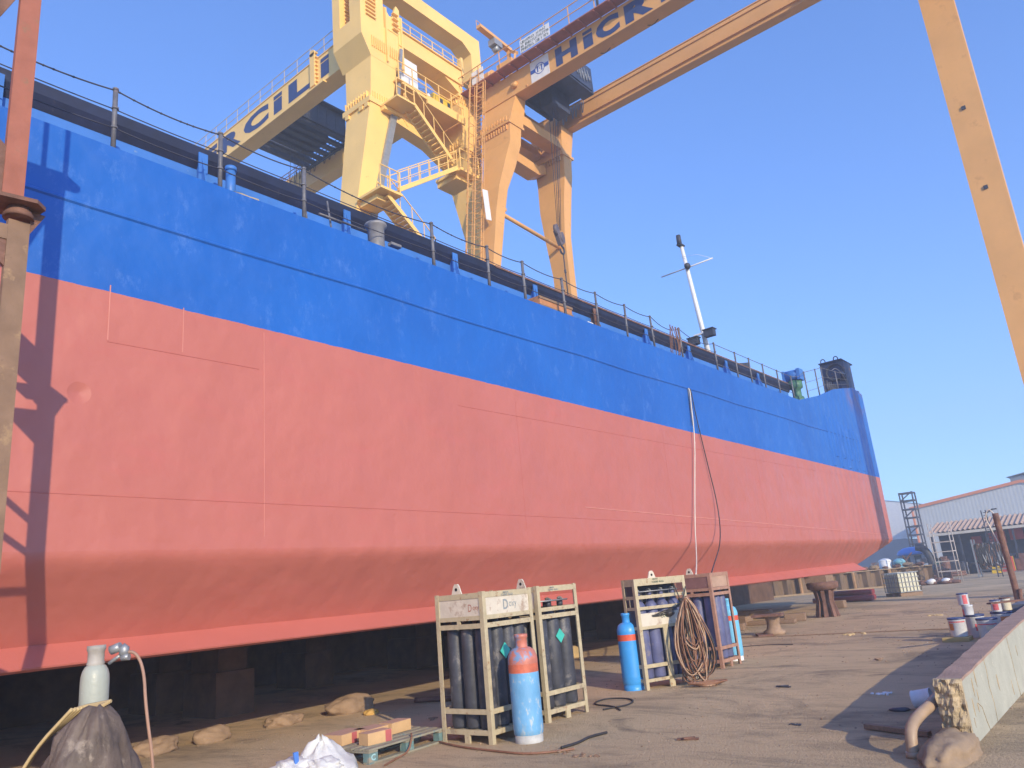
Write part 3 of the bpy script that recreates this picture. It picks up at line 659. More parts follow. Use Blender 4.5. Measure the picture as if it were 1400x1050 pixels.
# stairs, landings and ramp
mb = MB(); mb.box((-23.15, 21.0, 24.1), (-22.0, 22.15, 24.2)); railing(mb, [(-22.03, 21.0, 24.2), (-22.03, 22.1, 24.2)], .9, .02, .6); mb.box((-23.15, 21.02, 23.9), (-22.9, 22.1, 24.09)); P1(mb, 'upper_landing')
mb = MB(); stair(mb, (-22.7, 22.1, 24.2), (-22.7, 24.6, 22.1), .65, (1, 0, 0), 13); P1(mb, 'upper_stairs')
mb = MB(); mb.box((-23.1, 24.3, 21.35), (-21.4, 25.6, 21.5)); mb.box((-23.1, 24.4, 21.1), (-21.8, 25.5, 21.34)); railing(mb, [(-21.4, 24.3, 21.5), (-21.4, 25.6, 21.5)], 1.0, .02, .6); P1(mb, 'middle_landing')
mb = MB(); a, b = V(-21.9, 20.4, 18.85), V(-21.9, 24.3, 21.5)
mb.beam(a, b, .5, .06); mb.beam(a+V(.3, 0, .02), b+V(.3, 0, .02), .06, .2)
for x in (.28, -.28):
    mb.beam(a+V(x, 0, .95), b+V(x, 0, .95), .035); mb.beam(a+V(x, 0, .5), b+V(x, 0, .5), .025)
    for k in range(7): q = a.lerp(b, k/6)+V(x, 0, 0); mb.beam(q, q+V(0, 0, .95), .03)
P1(mb, 'ramp_stair')
mb = MB(); mb.box((-23.1, 19.3, 18.55), (-21.5, 20.5, 18.66)); mb.box((-23.1, 19.5, 18.3), (-22.0, 20.4, 18.54)); railing(mb, [(-21.53, 19.3, 18.66), (-21.53, 20.4, 18.66)], 1.0, .02, .6); P1(mb, 'lower_landing')
mb = MB(); stair(mb, (-22.4, 19.9, 18.5), (-22.4, 22.6, 16.4), .65, (1, 0, 0), 16); stair(mb, (-22.4, 22.6, 16.4), (-22.4, 20.2, 13.4), .65, (1, 0, 0), 14); P1(mb, 'lower_stairs')
mb = MB(); mb.levels([(12, XB+.003, XB+.12, 19.1, 19.45), (18.2, XB+.003, XB+.12, 20.12, 20.45), (24.1, XB+.07, XB+.2, 21.6, 21.95)]); mb.levels([(24.4, XB+.1, XB+.2, 21.9, 22.05), (28.0, XB+.1, XB+.2, 22.35, 22.5)]); P1(mb, 'cable_duct', m_grey)
# girders of crane one
mb = MB(); mb.box((-60, 20.58, 27.3), (-25.303, 21.48, 28.88)); mb.box((-60, 20.54, 28.883), (-25.31, 21.52, 28.93))
P1(mb, 'girder')
mb = MB(); railing(mb, [(-58, 20.62, 28.93), (-25.6, 20.62, 28.93)], .95, .015, 1.15); railing(mb, [(-58, 21.45, 28.93), (-25.6, 21.45, 28.93)], .95, .012, 3.4); P1(mb, 'girder_railing', mat('pale_railing', (.50, .42, .32), .5, .1))
mb = MB(); mb.box((-60, 25.6, 26.95), (-25.0, 26.4, 28.35)); P1(mb, 'girder')
mb = MB(); railing(mb, [(-45, 25.62, 28.35), (-25.4, 25.62, 28.35)], .5, .02, .8)
for k in range(34):
    x = -42+k*.5; mb.tube([V(x, 25.56, 28.45), V(x+.1, 25.5, 27.6+random.uniform(-.3, .3)), V(x+.3, 25.56, 28.4)], .02, 4, smooth_path=1)
mb.box((-31.2, 25.45, 26.6), (-30.9, 25.55, 28.4)); P1(mb, 'cable_festoon', m_rust)
mb = MB(); mb.box((-27.75, 20.44, 27.35), (-27.35, 20.577, 29.3)); mb.cyl((-27.55, 20.44, 29.3), (-27.55, 20.577, 29.3), .2, n=16)
for k in range(8): mb.box((-27.35, 20.46, 27.5+k*.24), (-27.22, 20.577, 27.55+k*.24))
mb.box((-28.0, 20.4, 27.12), (-26.6, 20.6, 27.2)); P1(mb, 'splice_plate')
mb = MB()
for ch, x0, x1, hh in (('E', -38.9, -36.9, 1.12), ('R', -36.5, -34.4, 1.12), ('C', -34.1, -31.65, 1.12), ('I', -31.15, -30.4, .84), ('L', -29.8, -27.95, 1.12), ('I', -27.0, -26.35, .84)):
    mb = MB(); mb.text(ch, (x0, 20.58, 27.55), (1, 0, 0), (0, 0, 1), x1-x0, hh, .012, .06)
    if ch == 'I': mb.box((x0, 20.56, 28.46), (x1, 20.574, 28.67))
    P1(mb, 'girder_letter', m_navy)
# trolley of crane one
mb = MB()
for k in range(7): mb.box((-35.0+k*.62, 21.6, 28.0), (-34.72+k*.62, 25.5, 28.18))
mb.box((-35.0, 21.6, 27.9), (-31.0, 21.75, 27.995)); mb.box((-35.0, 25.35, 27.9), (-31.0, 25.5, 27.995)); mb.box((-34.0, 22.3, 28.185), (-32.0, 24.8, 28.8)); mb.box((-31.2, 21.9, 28.18), (-30.9, 25.2, 29.5)); mb.box((-35, 21.6, 28.18), (-34.8, 25.5, 28.9)); mb.beam((-31.6, 21.6, 27.95), (-31.6, 25.5, 27.95), .15, .12); P1(mb, 'trolley', m_dark)
mb = MB(); mb.box((-31.5, 21.8, 29.5), (-30.6, 25.4, 29.6)); 
for k in range(6): mb.box((-31.0, 22.0+k*.62, 28.2), (-30.88, 22.05+k*.62, 29.4))
P1(mb, 'trolley_roof', m_dark)
mb = MB()
for k in range(6): mb.tube([V(-33.5+.1*(k % 2), 23.2+.18*k, 28), V(-33.5+.1*(k % 2), 23.2+.18*k, 12)], .013, 4)
P1(mb, 'hoist_rope', m_dark)

# ---- crane spanning over the camera (orange yellow)
c2 = thing('gantry_crane', 'orange-yellow gantry crane on the right whose lettered girder crosses over the bow', 'crane', (-20.8, 29, 0))
def P2(mb, name, m=m_y2): return mb.build(name, m, c2)
mb = MB(); mb.levels([(0, -20.8, -20, 20.9, 21.5), (16, -20.85, -20, 24.4, 24.92), (18.8, -20.95, -20, 24.95, 25.57), (20.3, -21.1, -20, 25.35, 25.97), (21.8, -21.4, -20, 25.95, 26.75), (23.3, -21.8, -20, 26.56, 27.38), (24.3, -22.0, -20, 26.65, 27.55)]); P2(mb, 'leg')
mb = MB(); mb.levels([(24.45, -22.1, -20.02, 26.7, 27.75), (25.4, -22.1, -20.02, 27.05, 28.0), (26.29, -22.1, -20.02, 27.42, 28.2)]); mb.box((-22.15, 26.55, 24.3), (-19.95, 27.75, 24.448))
bolts(mb, (-22.1, 26.55, 24.1), (-20.1, 26.55, 24.1), 12, .14, (0, .1, 0)); bolts(mb, (-22.0, 26.7, 24.62), (-20.1, 26.7, 24.62), 10, .16, (0, -.1, 0)); P2(mb, 'leg_head')
mb = MB(); mb.levels([(0, -20.9, -20, 30.4, 30.95), (17.3, -21.0, -20, 30.4, 30.93), (19.4, -21.25, -20, 30.42, 30.98), (21.3, -21.6, -20, 30.69, 31.35), (23.2, -21.85, -20, 31.1, 31.78), (24.4, -22.0, -20, 31.2, 31.93)]); P2(mb, 'leg')
mb = MB(); mb.box((-22.15, 31.05, 24.4), (-19.95, 32.1, 24.55)); bolts(mb, (-22.1, 31.05, 24.25), (-20.1, 31.05, 24.25), 12, .14, (0, .1, 0)); mb.levels([(24.553, -22.1, -20.02, 31.1, 32.0), (26.29, -22.1, -20.02, 31.3, 32.45)]); P2(mb, 'leg_head')
mb = MB(); mb.box((-20.8, 27.76, 24.75), (-20.03, 31.09, 25.3)); mb.box((-22.1, 27.76, 24.75), (-21.4, 31.09, 25.3)); P2(mb, 'upper_cross_beam')
mb = MB(); mb.prism_x([(26.9, 23.4), (27.6, 23.9), (28.6, 23.5), (30.4, 23.4), (31.1, 23.7), (31.15, 24.3), (30.4, 23.95), (28.7, 24.05), (27.8, 24.55), (27.0, 24.2)], -22.0, -21.2); P2(mb, 'lower_cross_beam')
mb = MB(); mb.box((-21.6, 29.0, 25.3), (-20.9, 29.35, 26.6)); mb.box((-21.6, 27.9, 26.2), (-20.9, 31.0, 26.5)); P2(mb, 'frame_post')
mb = MB(); mb.cyl((-20.4, 25.5, 19.15), (-20.4, 30.5, 18.75), .1, n=10)
mb.box((-20.3, 25.6, 19.25), (-20.2, 26.0, 19.4)); P2(mb, 'strut')
mb = MB(); mb.box((-22.3, 27.4, 26.3), (6, 28.12, 27.6)); mb.box((-22.3, 27.36, 26.28), (6, 28.16, 26.31)); P2(mb, 'girder')
mb = MB(); mb.box((-22.3, 31.9, 26.3), (6, 32.45, 27.55)); mb.box((-22.3, 31.86, 27.553), (6, 32.5, 27.6)); mb.box((-19.2, 31.8, 26.5), (6, 31.87, 26.55))
mb.box((-19.1, 31.84, 27.3), (6, 31.9, 27.36)); P2(mb, 'girder')
mb = MB(); mb.box((-23.3, 26.7, 27.62), (6, 27.39, 27.67)); 
for k in range(34): mb.box((-23.2+k*.86, 26.72, 27.54), (-23.12+k*.86, 27.39, 27.617))
P2(mb, 'walkway', mat('red_brown_walkway', (.36, .13, .08), .7, .2, 2))
mb = MB(); railing(mb, [(-23.25, 26.73, 27.67), (6, 26.73, 27.67)], 1.0, .02, 1.5); railing(mb, [(-23.25, 26.73, 27.67), (-23.25, 28.4, 27.67)], 1.0, .02, 1.0); P2(mb, 'walkway_railing')
mb = MB(); mb.box((-23.3, 27.395, 27.62), (-21.0, 28.6, 27.68)); mb.box((-22.6, 27.3, 27.7), (-21.6, 28.4, 28.5)); mb.cyl((-22.6, 27.8, 28.5), (-21.6, 27.8, 28.5), .35, n=12); mb.box((-20.6, 26.78, 27.68), (-19.6, 27.3, 28.0)); P2(mb, 'machinery')
mb = MB(); mb.box((-22.3, 26.765, 27.75), (-21.5, 26.79, 28.5)); P2(mb, 'grey_panel', m_white)
mb = MB(); mb.beam((-21.0, 26.1, 30.3), (-21.0, 28.65, 30.2), .3, .18); mb.beam((-21.0, 28.65, 30.2), (-20.1, 28.0, 29.2), .16, .16); mb.beam((-21.0, 28.5, 27.7), (-21.0, 28.5, 30.2), .16, .16)
railing(mb, [(-21.12, 26.1, 30.4), (-21.12, 28.6, 30.3)], .35, .012, .8, ()); P2(mb, 'service_jib')
mb = MB(); mb.box((-21.25, 27.1, 29.75), (-20.8, 27.75, 30.1)); mb.cyl((-21.02, 27.3, 29.7), (-21.02, 27.55, 29.55), .2, n=10); P2(mb, 'service_hoist', m_grey)
mb = MB(); mb.beam((-20.2, 28.0, 29.2), (-19.6, 27.0, 27.7), .1, .1); mb.beam((-21.0, 28.0, 27.0), (-19.2, 27.38, 26.4), .07, .07)
mb.cyl((-19.98, 27.45, 26.75), (-19.98, 27.25, 26.9), .17, n=12); P2(mb, 'jib_brace')
# lettering, emblem and banner
mb = MB()
for ch, x0, x1, z, hh in (('H', -17.35, -16.05, 26.42, 1.0), ('I', -15.68, -15.15, 26.46, .68), ('C', -14.95, -13.65, 26.42, 1.0), ('R', -13.35, -11.9, 26.42, 1.0), ('I', -11.5, -10.95, 26.46, .68), ('E', -9.9, -8.8, 26.42, 1.0)):
    mb = MB(); mb.text(ch, (x0, 27.4, z), (1, 0, 0), (0, 0, 1), x1-x0, hh, .012, .06)
    if ch == 'I': mb.box((x0, 27.38, 27.22), (x1, 27.394, 27.38))
    P2(mb, 'girder_letter', m_navy)
mb = MB(); mb.box((-18.93, 27.385, 26.34), (-17.77, 27.397, 27.5)); P2(mb, 'emblem_plate', m_white)
m_emb = mat('emblem_blue', (.03, .09, .38), .5, .1)
mb = MB(); mb.box((-18.92, 27.37, 26.83), (-18.62, 27.383, 27.03)); mb.box((-18.07, 27.37, 26.83), (-17.78, 27.383, 27.03))
ringv = [[V(-18.345+r*math.cos(a), 27.378, 26.93+r*math.sin(a)) for a in [k*math.pi/14 for k in range(28)]] for r in (.31, .27)]
mb.loops(ringv, caps=False)
for s_ in (-1, 1):
    cx = -18.345+s_*.13; mb.box((cx-.03, 27.372, 26.78), (cx+.03, 27.383, 27.08)); mb.box((cx-.06, 27.37, 27.05), (cx+.06, 27.3715, 27.09)); mb.box((cx-.05, 27.37, 26.77), (cx+.05, 27.3715, 26.80))
mb.box((-18.37, 27.37, 26.9), (-18.32, 27.383, 26.96)); P2(mb, 'emblem', m_emb)
mb = MB(); mb.box((-18.9, 26.66, 27.72), (-17.05, 26.68, 28.42)); P2(mb, 'banner', m_white)
m_ban = mat('grey_banner_print', (.22, .25, .23), .7, .3, 6)
mb = MB(); random.seed(5)
for row in range(3):
    x = -18.83
    while x < -17.15:
        w = random.choice((.05, .07, .09)); z = 27.77+row*.21
        if random.random() < .93:
            mb.box((x, 26.652, z), (x+w*.4, 26.658, z+.16)); mb.box((x, 26.652, z+random.choice((0, .06, .12))), (x+w, 26.657, z+.04+random.choice((0, .06, .12))))
        x += w+.025
P2(mb, 'banner_print', m_ban)
mb = MB(); mb.cyl((-14.45, 26.7, 28.35), (-14.15, 26.6, 28.3), .14, n=10); mb.box((-14.35, 26.7, 27.7), (-14.25, 26.78, 28.3)); P2(mb, 'walkway_floodlight', m_dark)
mb = MB()
for x in (-12.6, -15.2): mb.tube([V(x, 28.0, 26.3), V(x+.3, 28.0, 26.12), V(x+.6, 28.0, 26.3)], .02, 5, smooth_path=1)
P2(mb, 'cable_loops', m_hosek)
# trolley of crane two
m_trol = mat('slate_blue_steel', (.035, .05, .10), .6, .3, 2)
mb = MB(); mb.prism_z([(-20.6, 28.4), (-18.2, 28.4), (-18.2, 31.4), (-20.6, 31.4)], 27.3, 27.5); mb.box((-18.4, 28.5, 27.0), (-17.7, 31.3, 28.6)); mb.box((-20.7, 28.4, 26.9), (-20.5, 31.4, 28.4)); mb.beam((-19.4, 28.5, 27.25), (-19.4, 31.3, 27.25), .12, .1)
mb.box((-17.7, 28.7, 27.1), (-17.64, 31.1, 27.2)); P2(mb, 'trolley', m_trol)
mb = MB(); mb.box((-19.8, 29.2, 26.2), (-19.0, 30.8, 27.29)); P2(mb, 'hoist_drum_guard', m_trol)
mb = MB()
for k in range(8): mb.tube([V(-17.69, 28.9+k*.28, 28.3), V(-17.6, 28.95+k*.28, 27.3+.2*math.sin(k)), V(-17.68, 29.1+k*.28, 28.0)], .022, 4, smooth_path=1)
P2(mb, 'trolley_cables', m_grey); mb = MB()
for k in range(9): mb.tube([V(-20.6+k*.22, 31.8, 27.4), V(-20.55+k*.22, 31.7, 26.5+.3*math.sin(k*2)), V(-20.45+k*.22, 31.8, 27.4)], .025, 4, smooth_path=1)
P2(mb, 'cable_festoon', m_grey)
mb = MB()
for k, (x, y) in enumerate(((-19.5, 29.6), (-19.3, 29.7), (-19.1, 29.85), (-19.4, 30.0), (-19.2, 30.1))): mb.tube([V(x, y, 27.2), V(-19.1+k*.03, 28.45+k*.03, 18.6)], .014, 4)
P2(mb, 'hoist_rope', m_dark)
mb = MB(); mb.cyl((-19.05, 28.15, 18.5), (-18.9, 28.2, 18.5), .28, n=18); mb.cyl((-19.05, 28.55, 18.2), (-18.9, 28.6, 18.2), .28, n=18); mb.beam((-19, 28.2, 18.5), (-19, 28.5, 17.8), .2, .3)
P2(mb, 'hook_block', mat('hook_block_paint', (.14, .11, .12), .6, .2))
mb = MB(); hk = [V(-18.95, 28.45+.17*math.cos(a), 17.5+.2*math.sin(a)) for a in [math.pi*.5-k*math.pi/6 for k in range(10)]]; mb.tube([V(-18.95, 28.45, 17.9)]+hk, .05, 7)
mb.tube([V(-18.95, 28.5, 17.35), V(-18.95, 28.5, 15)], .03, 5); mb.blob((-18.95, 28.5, 16.4), (.06, .06, .16), 1, .1); P2(mb, 'hook', m_dark)
# caged ladder on the front leg
mb = MB(); a, b = V(-20.5, 23.55, 13.5), V(-20.95, 25.75, 26.6)
x_ = V(1, 0, 0)
def lad(t): 
    return a.lerp(b, t)
for s_ in (-.22, .22): mb.beam(lad(0)+x_*s_+V(0, .0, 0), lad(1)+x_*s_, .05)
for k in range(48): q = lad(k/47); mb.beam(q-x_*.22, q+x_*.22, .03)
P2(mb, 'ladder', m_y2)
mb = MB()
for k in range(22):
    q = lad(k/21); mb.tube([q-x_*.35]+[q+V(-.36*math.cos(g), -.7*math.sin(g), 0) for g in [j*math.pi/8 for j in range(1, 8)]]+[q+x_*.35], .014, 4)
for g in (0, .25, .5, .75, 1): 
    o_ = V(-.36*math.cos(g*math.pi), -.7*math.sin(g*math.pi), 0); mb.beam(lad(0)+o_, lad(1)+o_, .03)
P2(mb, 'ladder_cage', m_y2)
mb = MB(); q = lad(.42); mb.obox(q+V(.55, .0, 0), (.01, 0, 0), (0, .18, .03), (0, -.05, .75)); P2(mb, 'white_notice', m_white)
# right leg
mb = MB(); mb.levels([(0, -2.65, -1.54, 33.45, 34.05), (26.3, -2.65, -1.44, 33.45, 34.2)])
P2(mb, 'leg')
mb = MB(); mb.box((-3.0, 27.3, 27.603), (-1.0, 34.6, 28.2)); mb.box((-2.8, 32.6, 25.9), (-1.2, 34.6, 26.29)); P2(mb, 'right_end_beam')
for z in (15.4, 19.0):
    mb = MB(); mb.box((-2.2, 33.4, z), (-2.05, 33.449, z+.15)); P2(mb, 'lug', m_dark)

# ================================================================ trestle at the left edge
tr = thing('steel_trestle', 'tan and red steel trestle column with a flanged collar at the left edge', 'trestle', (-7.1, 2.1, 0))
def PT(mb, name, m): return mb.build(name, m, tr)
mb = MB(); mb.box((-7.13, 2.0, 0), (-7.07, 2.17, 5.3)); PT(mb, 'lower_column', m_col)
mb = MB(); mb.levels([(5.47, -7.13, -7.07, 1.93, 2.1), (8.2, -7.13, -7.07, 1.93, 2.1)]); PT(mb, 'upper_column', m_colr)
mb = MB(); mb.prism_z([(-7.3, 1.8), (-6.95, 1.8), (-6.9, 2.16), (-7.0, 2.26), (-7.3, 2.22)], 5.43, 5.466); mb.lathe([(.12, 5.33), (.12, 5.36), (.09, 5.43)], (-7.1, 2.08, 0), 20)
mb.prism_x([(2.171, 5.43), (2.29, 5.42), (2.171, 5.2)], -7.12, -7.08); PT(mb, 'flange', m_rust)
mb = MB(); mb.box((-7.13, -.6, 5.1), (-7.07, 1.999, 5.24)); PT(mb, 'cross_member', m_col)
mb = MB(); mb.box((-7.2, -.8, 0), (-7.0, -.6, 8.2)); PT(mb, 'rear_column', m_col)
mb = MB(); mb.prism_x([(1.93, 6.0), (1.93, 5.5), (-.4, 7.5), (-.4, 8.0)], -7.12, -7.08); mb.prism_x([(1.999, 5.1), (1.999, 4.85), (1.75, 5.1)], -7.12, -7.08)
mb.prism_x([(1.93, 8.2), (1.93, 7.65), (1.62, 6.9), (1.4, 6.9), (1.2, 8.2)], -7.12, -7.08); PT(mb, 'gusset', m_rust)
mb = MB()
for (y0, z0, y1, z1, w) in ((1.999, 4.0, .2, 5.6, .07), (1.999, 3.65, -.6, 5.6, .07), (1.999, 2.35, -.6, 4.4, .16), (1.999, 3.35, -.6, 3.35, .05)): mb.beam((-7.1, y0, z0), (-7.1, y1, z1), .04, w)
PT(mb, 'diagonal_brace', m_col)
mb = MB(); mb.prism_z([(-7.3, -1), (-6.9, -1), (-6.9, 2.15), (-7.0, 2.24), (-7.3, 2.2)], 8.2, 8.26); PT(mb, 'platform', m_rust)
mb = MB()
for y in (1.85, 1.55, 2.1): mb.cyl((-7.1, y, 8.26), (-7.1, y, 9.9), .03, n=8)
mb.beam((-7.1, -.8, 9.3), (-7.1, 2.1, 9.3), .04); PT(mb, 'platform_rail', m_rust)

# ================================================================ cylinder racks
def gas_cyl(mb, x, y, z0, h, r):
    mb.lathe([(r*.9, z0), (r, z0+.03), (r, z0+h-.16), (r*.86, z0+h-.09), (r*.5, z0+h-.03), (r*.3, z0+h), (r*.3, z0+h+.04), (r*.36, z0+h+.045), (r*.36, z0+h+.12)], (x, y, 0), 16)
def make_rack(label, loc, rz, w, d, h, nx, ny, mfrm, mcyl, panels, rails, lugs, mpan=m_rackw, group='racks of gas cylinders on the yard'):
    """w runs along local -x (face toward -y), d along local +y (face toward +x)"""
    t = thing('cylinder_rack', label, 'cylinder rack', (0, 0, 0), 0, group)
    p = .065; mb = MB()
    for (x, y) in ((0, 0), (-w, 0), (0, d), (-w, d)):
        sx_ = -1 if x == 0 else 1; sy_ = 1 if y == 0 else -1
        mb = MB(); mb.prism_z([(x, y), (x+sx_*p, y), (x+sx_*p, y+sy_*.012), (x+sx_*.012, y+sy_*.012), (x+sx_*.012, y+sy_*p), (x, y+sy_*p)], 0, h); mb.build('corner_post', mfrm, t)
    for z, hh in rails:
        mb = MB(); mb.loops([[V(-w+p, .004, q), V(-p, .004, q), V(-p, .03, q), V(-w+p, .03, q)] for q in (z, z+hh)]); mb.build('rail', mfrm, t)
        for lo, hi in (((-w+p, d-.03, z), (-p, d-.004, z+hh)), ((-.03, p, z), (-.004, d-p, z+hh)), ((-w+.004, p, z), (-w+.03, d-p, z+hh))):
            mb = MB(); mb.box(lo, hi); mb.build('rail', mfrm, t)
    for lo, hi in (((-w*.55, .004, 0), (-w*.45, .03, rails[-1][0])), ((-.03, d*.45, 0), (-.004, d*.55, rails[-1][0])), ((-w*.56, .006, rails[1][0]+rails[1][1]), (-w*.5, .03, rails[0][0]+.02))):
        mb = MB(); mb.box(lo, hi); mb.build('strut', mfrm, t)
    for (face, z0, z1, mm) in panels:
        mb = MB()
        if face == 'w': mb.box((-w+.01, .012, z0), (-.013, .02, z1))
        elif face == 'd': mb.box((-.02, .013, z0), (-.012, d-.013, z1))
        elif face == 'b': mb.box((-w+.012, .02, z0), (-w+.02, d-.02, z1))
        mb.build('panel', mm, t)
    mb = MB(); mb.box((-w+.03, .03, h-.03), (-.03, d-.03, h-.01)); mb.box((-w+.03, .03, .13), (-.03, d-.03, .15)); mb.build('deck_plates', mfrm, t)
    for (x, y, ax) in lugs:
        mb = MB(); pr_ = [(-.09, 0), (.09, 0), (.05, .11), (.025, .14), (-.025, .14), (-.05, .11)]
        (mb.prism_y([(x+a, h-.02+b) for a, b in pr_], y-.01, y+.01) if ax == 'x' else mb.prism_x([(y+a, h-.02+b) for a, b in pr_], x-.01, x+.01))
        if ax == 'x': mb.cyl((x, y-.013, h+.05), (x, y+.013, h+.05), .022, n=10, mi=1)
        else: mb.cyl((x-.013, y, h+.05), (x+.013, y, h+.05), .022, n=10, mi=1)
        mb.build('lifting_lug', [mpan, m_black], t)
    gx_, gy_ = (w-.11)/nx, (d-.11)/ny; r = min(gx_, gy_)*.48
    for i in range(nx):
        for j in range(ny):
            mb = MB(); gas_cyl(mb, -.055-gx_*(i+.5), .055+gy_*(j+.5), .155, h-.5 if True else 0, r)
            mb.build('gas_cylinder', mcyl, t)
    # manifold
    mb = MB(); z = h-.22
    mb.tube([V(-.1, .12, z), V(-.1, d-.12, z)], .012, 5); mb.tube([V(-w+.1, .1, z), V(-.1, .1, z)], .012, 5)
    for j in range(ny): mb.blob((-.055-gx_*.5, .055+gy_*(j+.5), z+.02), (.04, .05, .035), 1, .3, 3, j); mb.tube([V(-.1, .055+gy_*(j+.5), z), V(-.16, .055+gy_*(j+.3), z+.05), V(-.18, .055+gy_*(j+.5), z-.08)], .008, 4, smooth_path=1)
    mb.build('valve_manifold', m_grey, t)
    t.location = loc; t.rotation_euler.z = rz; return t
RL = [(1.36, .06), (1.46, .06), (1.73, .07), (.34, .06), (.1, .06)]
RL = [(1.46, .055), (1.36, .06), (1.73, .07), (.34, .06), (.1, .06)]
rk1 = make_rack('cream steel rack of black cylinders with closed white top panels, nearest the camera', (-6.8, 7.48, 0), .02, .84, 1.03, 1.81, 3, 4, m_rack, m_cylk, [('w', 1.5, 1.8, m_rackw), ('d', 1.5, 1.74, m_rackw)], RL, [(-.45, .02, 'x')])
mb = MB(); o = V(0, 0, 0)
mb.text('MAX', (.002, .42, 1.765), (0, 1, 0), (0, 0, 1), .12, .025, .002, .02, 0); mb.text('1200 KG', (.002, .38, 1.735), (0, 1, 0), (0, 0, 1), .24, .025, .002, .02, 0)
mb.text('D', (-.0115, .42, 1.56), (0, 1, 0), (0, 0, 1), .10, .13, .002, .02, 0); mb.text('oxy', (-.0115, .54, 1.56), (0, 1, 0), (0, 0, 1), .16, .09, .002, .0, 0)
mb.text('D', (-.26, .0115, 1.57), (1, 0, 0), (0, 0, 1), .06, .09, .002, .0, 1); mb.text('oxy', (-.18, .0115, 1.57), (1, 0, 0), (0, 0, 1), .1, .06, .002, .0, 1)
ob = mb.build('lettering', [mat('faded_print', (.22, .25, .26), .7, .2), mat('faded_red_print', (.4, .15, .1), .7, .2)]); ob.parent = rk1
rk2 = make_rack('cream steel rack of black cylinders with open valve bay, right behind the nearest rack', (-7.0, 8.86, 0), -.03, .93, .93, 1.82, 3, 3, m_rack, m_cylk, [('w', 1.5, 1.8, m_rackw)], RL, [(-.3, .02, 'x')])
mb = MB(); mb.text('MAX', (.002, .3, 1.775), (0, 1, 0), (0, 0, 1), .1, .022, .002, .02); mb.text('1200 KG', (.002, .26, 1.745), (0, 1, 0), (0, 0, 1), .22, .022, .002, .02)
ob = mb.build('lettering', MATS['faded_print']); ob.parent = rk2
mb = MB(); mb.obox((-.05, .5, 1.1), (.004, 0, 0), (0, .05, .05), (0, -.05, .05)); ob = mb.build('diamond_label', m_teal); ob.parent = rk2
mb = MB(); mb.obox((-.045, .43, 1.05), (.004, 0, 0), (0, .05, .05), (0, -.05, .05)); ob = mb.build('diamond_label', m_teal); ob.parent = rk1
RL3 = [(1.36, .055), (1.20, .05), (1.70, .1), (.34, .06), (.1, .05), (1.44, .055)]
rk3 = make_rack('cream rack of violet-blue cylinders half covered by the hanging hose bundle', (-7.14, 11.74, 0), -.36, .36, 1.15, 1.8, 1, 4, m_rack, m_cylb, [('d', 1.0, 1.22, m_rackw), ('w', 0.2, 1.75, m_dark), ('b', .12, 1.78, m_dark)], [(1.46, .055), (1.28, .05), (1.68, .12), (.34, .06), (.12, .05), (.96, .05)], [(-.02, .42, 'y')])
mb = MB(); mb.text('MAX', (.002, .42, 1.765), (0, 1, 0), (0, 0, 1), .12, .025, .002, .02); mb.text('1200 KG', (.002, .40, 1.715), (0, 1, 0), (0, 0, 1), .26, .03, .002, .02); mb.text('OXY', (-.0095, .5, 1.12), (0, 1, 0), (0, 0, 1), .2, .06, .002, .02)
ob = mb.build('lettering', mat('green_black_print', (.06, .1, .07), .7)); ob.parent = rk3
rk4 = make_rack('rust-brown rack of violet cylinders behind the hose bundle', (-7.06, 14.5, 0), -.02, .85, .8, 1.8, 3, 3, m_rackb, m_cylb, [('d', 1.52, 1.76, mat('tan_panel', (.42, .27, .19), .8, .15)), ('w', 1.52, 1.76, mat('dull_red_panel', (.20, .10, .09), .7, .2, stain=((.55, .52, .5), .3, 7)))], RL, [(-.45, .02, 'x')], m_rackw)

# ================================================================ single gas bottles
def lpg(label, loc, body, band, shoulder, foot, h=1.25, r=.185, group='blue gas bottles'):
    t = thing('gas_bottle', label, 'gas bottle', loc, 0, group); x, y, z = loc
    mb = MB(); mb.lathe([(r*.78, .045), (r*.8, .06), (r*.97, .10), (r, .16), (r, .2), (r*1.006, .21), (r, .22), (r, .80, 0), (r, .801, 1), (r, .90, 1), (r, .901, 2), (r*1.008, .93, 2), (r, .96, 2), (r*.97, .99, 2), (r*.85, 1.05, 2), (r*.6, 1.085, 2), (r*.33, 1.1, 2)], loc, 28)
    mb.build('body', [body, band, shoulder], t)
    mb = MB(); mb.lathe([(r*.93, 0), (r*.93, .09), (r*.9, .09), (r*.9, 0)], loc, 28, caps=False); mb.build('foot_ring', foot, t)
    mb = MB(); prof = [(r*.42, 1.075), (r*.40, 1.12), (r*.40, 1.20), (r*.46, 1.21), (r*.46, h-.005), (r*.42, h), (r*.38, h-.02), (r*.38, 1.10)]; mb.lathe(prof, loc, 20, caps=False); mb.build('valve_guard', shoulder, t)
    mb = MB(); mb.cyl((x, y, 1.1), (x, y, 1.19), .018, n=8); mb.cyl((x-.03, y, 1.16), (x+.03, y, 1.16), .012, n=6); mb.build('valve', m_rust, t)
    return t
lpg('worn blue gas bottle with scuffed red shoulder, in front of the nearest rack', (-6.47, 7.78, 0), m_wblue, m_redb, mat('scuffed_red_shoulder', (.50, .17, .12), .5, .15, 8, stain=[((.17, .27, .44), .52, 5), ((.2, .12, .1), .1, 14)]), mat('scuffed_foot', (.42, .42, .40), .7, .2, 9, stain=((.3, .17, .1), .3, 12)))
lpg('clean bright blue gas bottle with one red band, left of the hose-hung rack', (-7.45, 11.85, 0), m_blue, m_redp, m_blue, m_blue)
lpg('pale blue gas bottle peeping out right of the rust-brown rack', (-7.42, 15.85, 0), mat('sky_blue_bottle', (.16, .48, .72), .4, .08), m_redp, MATS['sky_blue_bottle'], m_white)
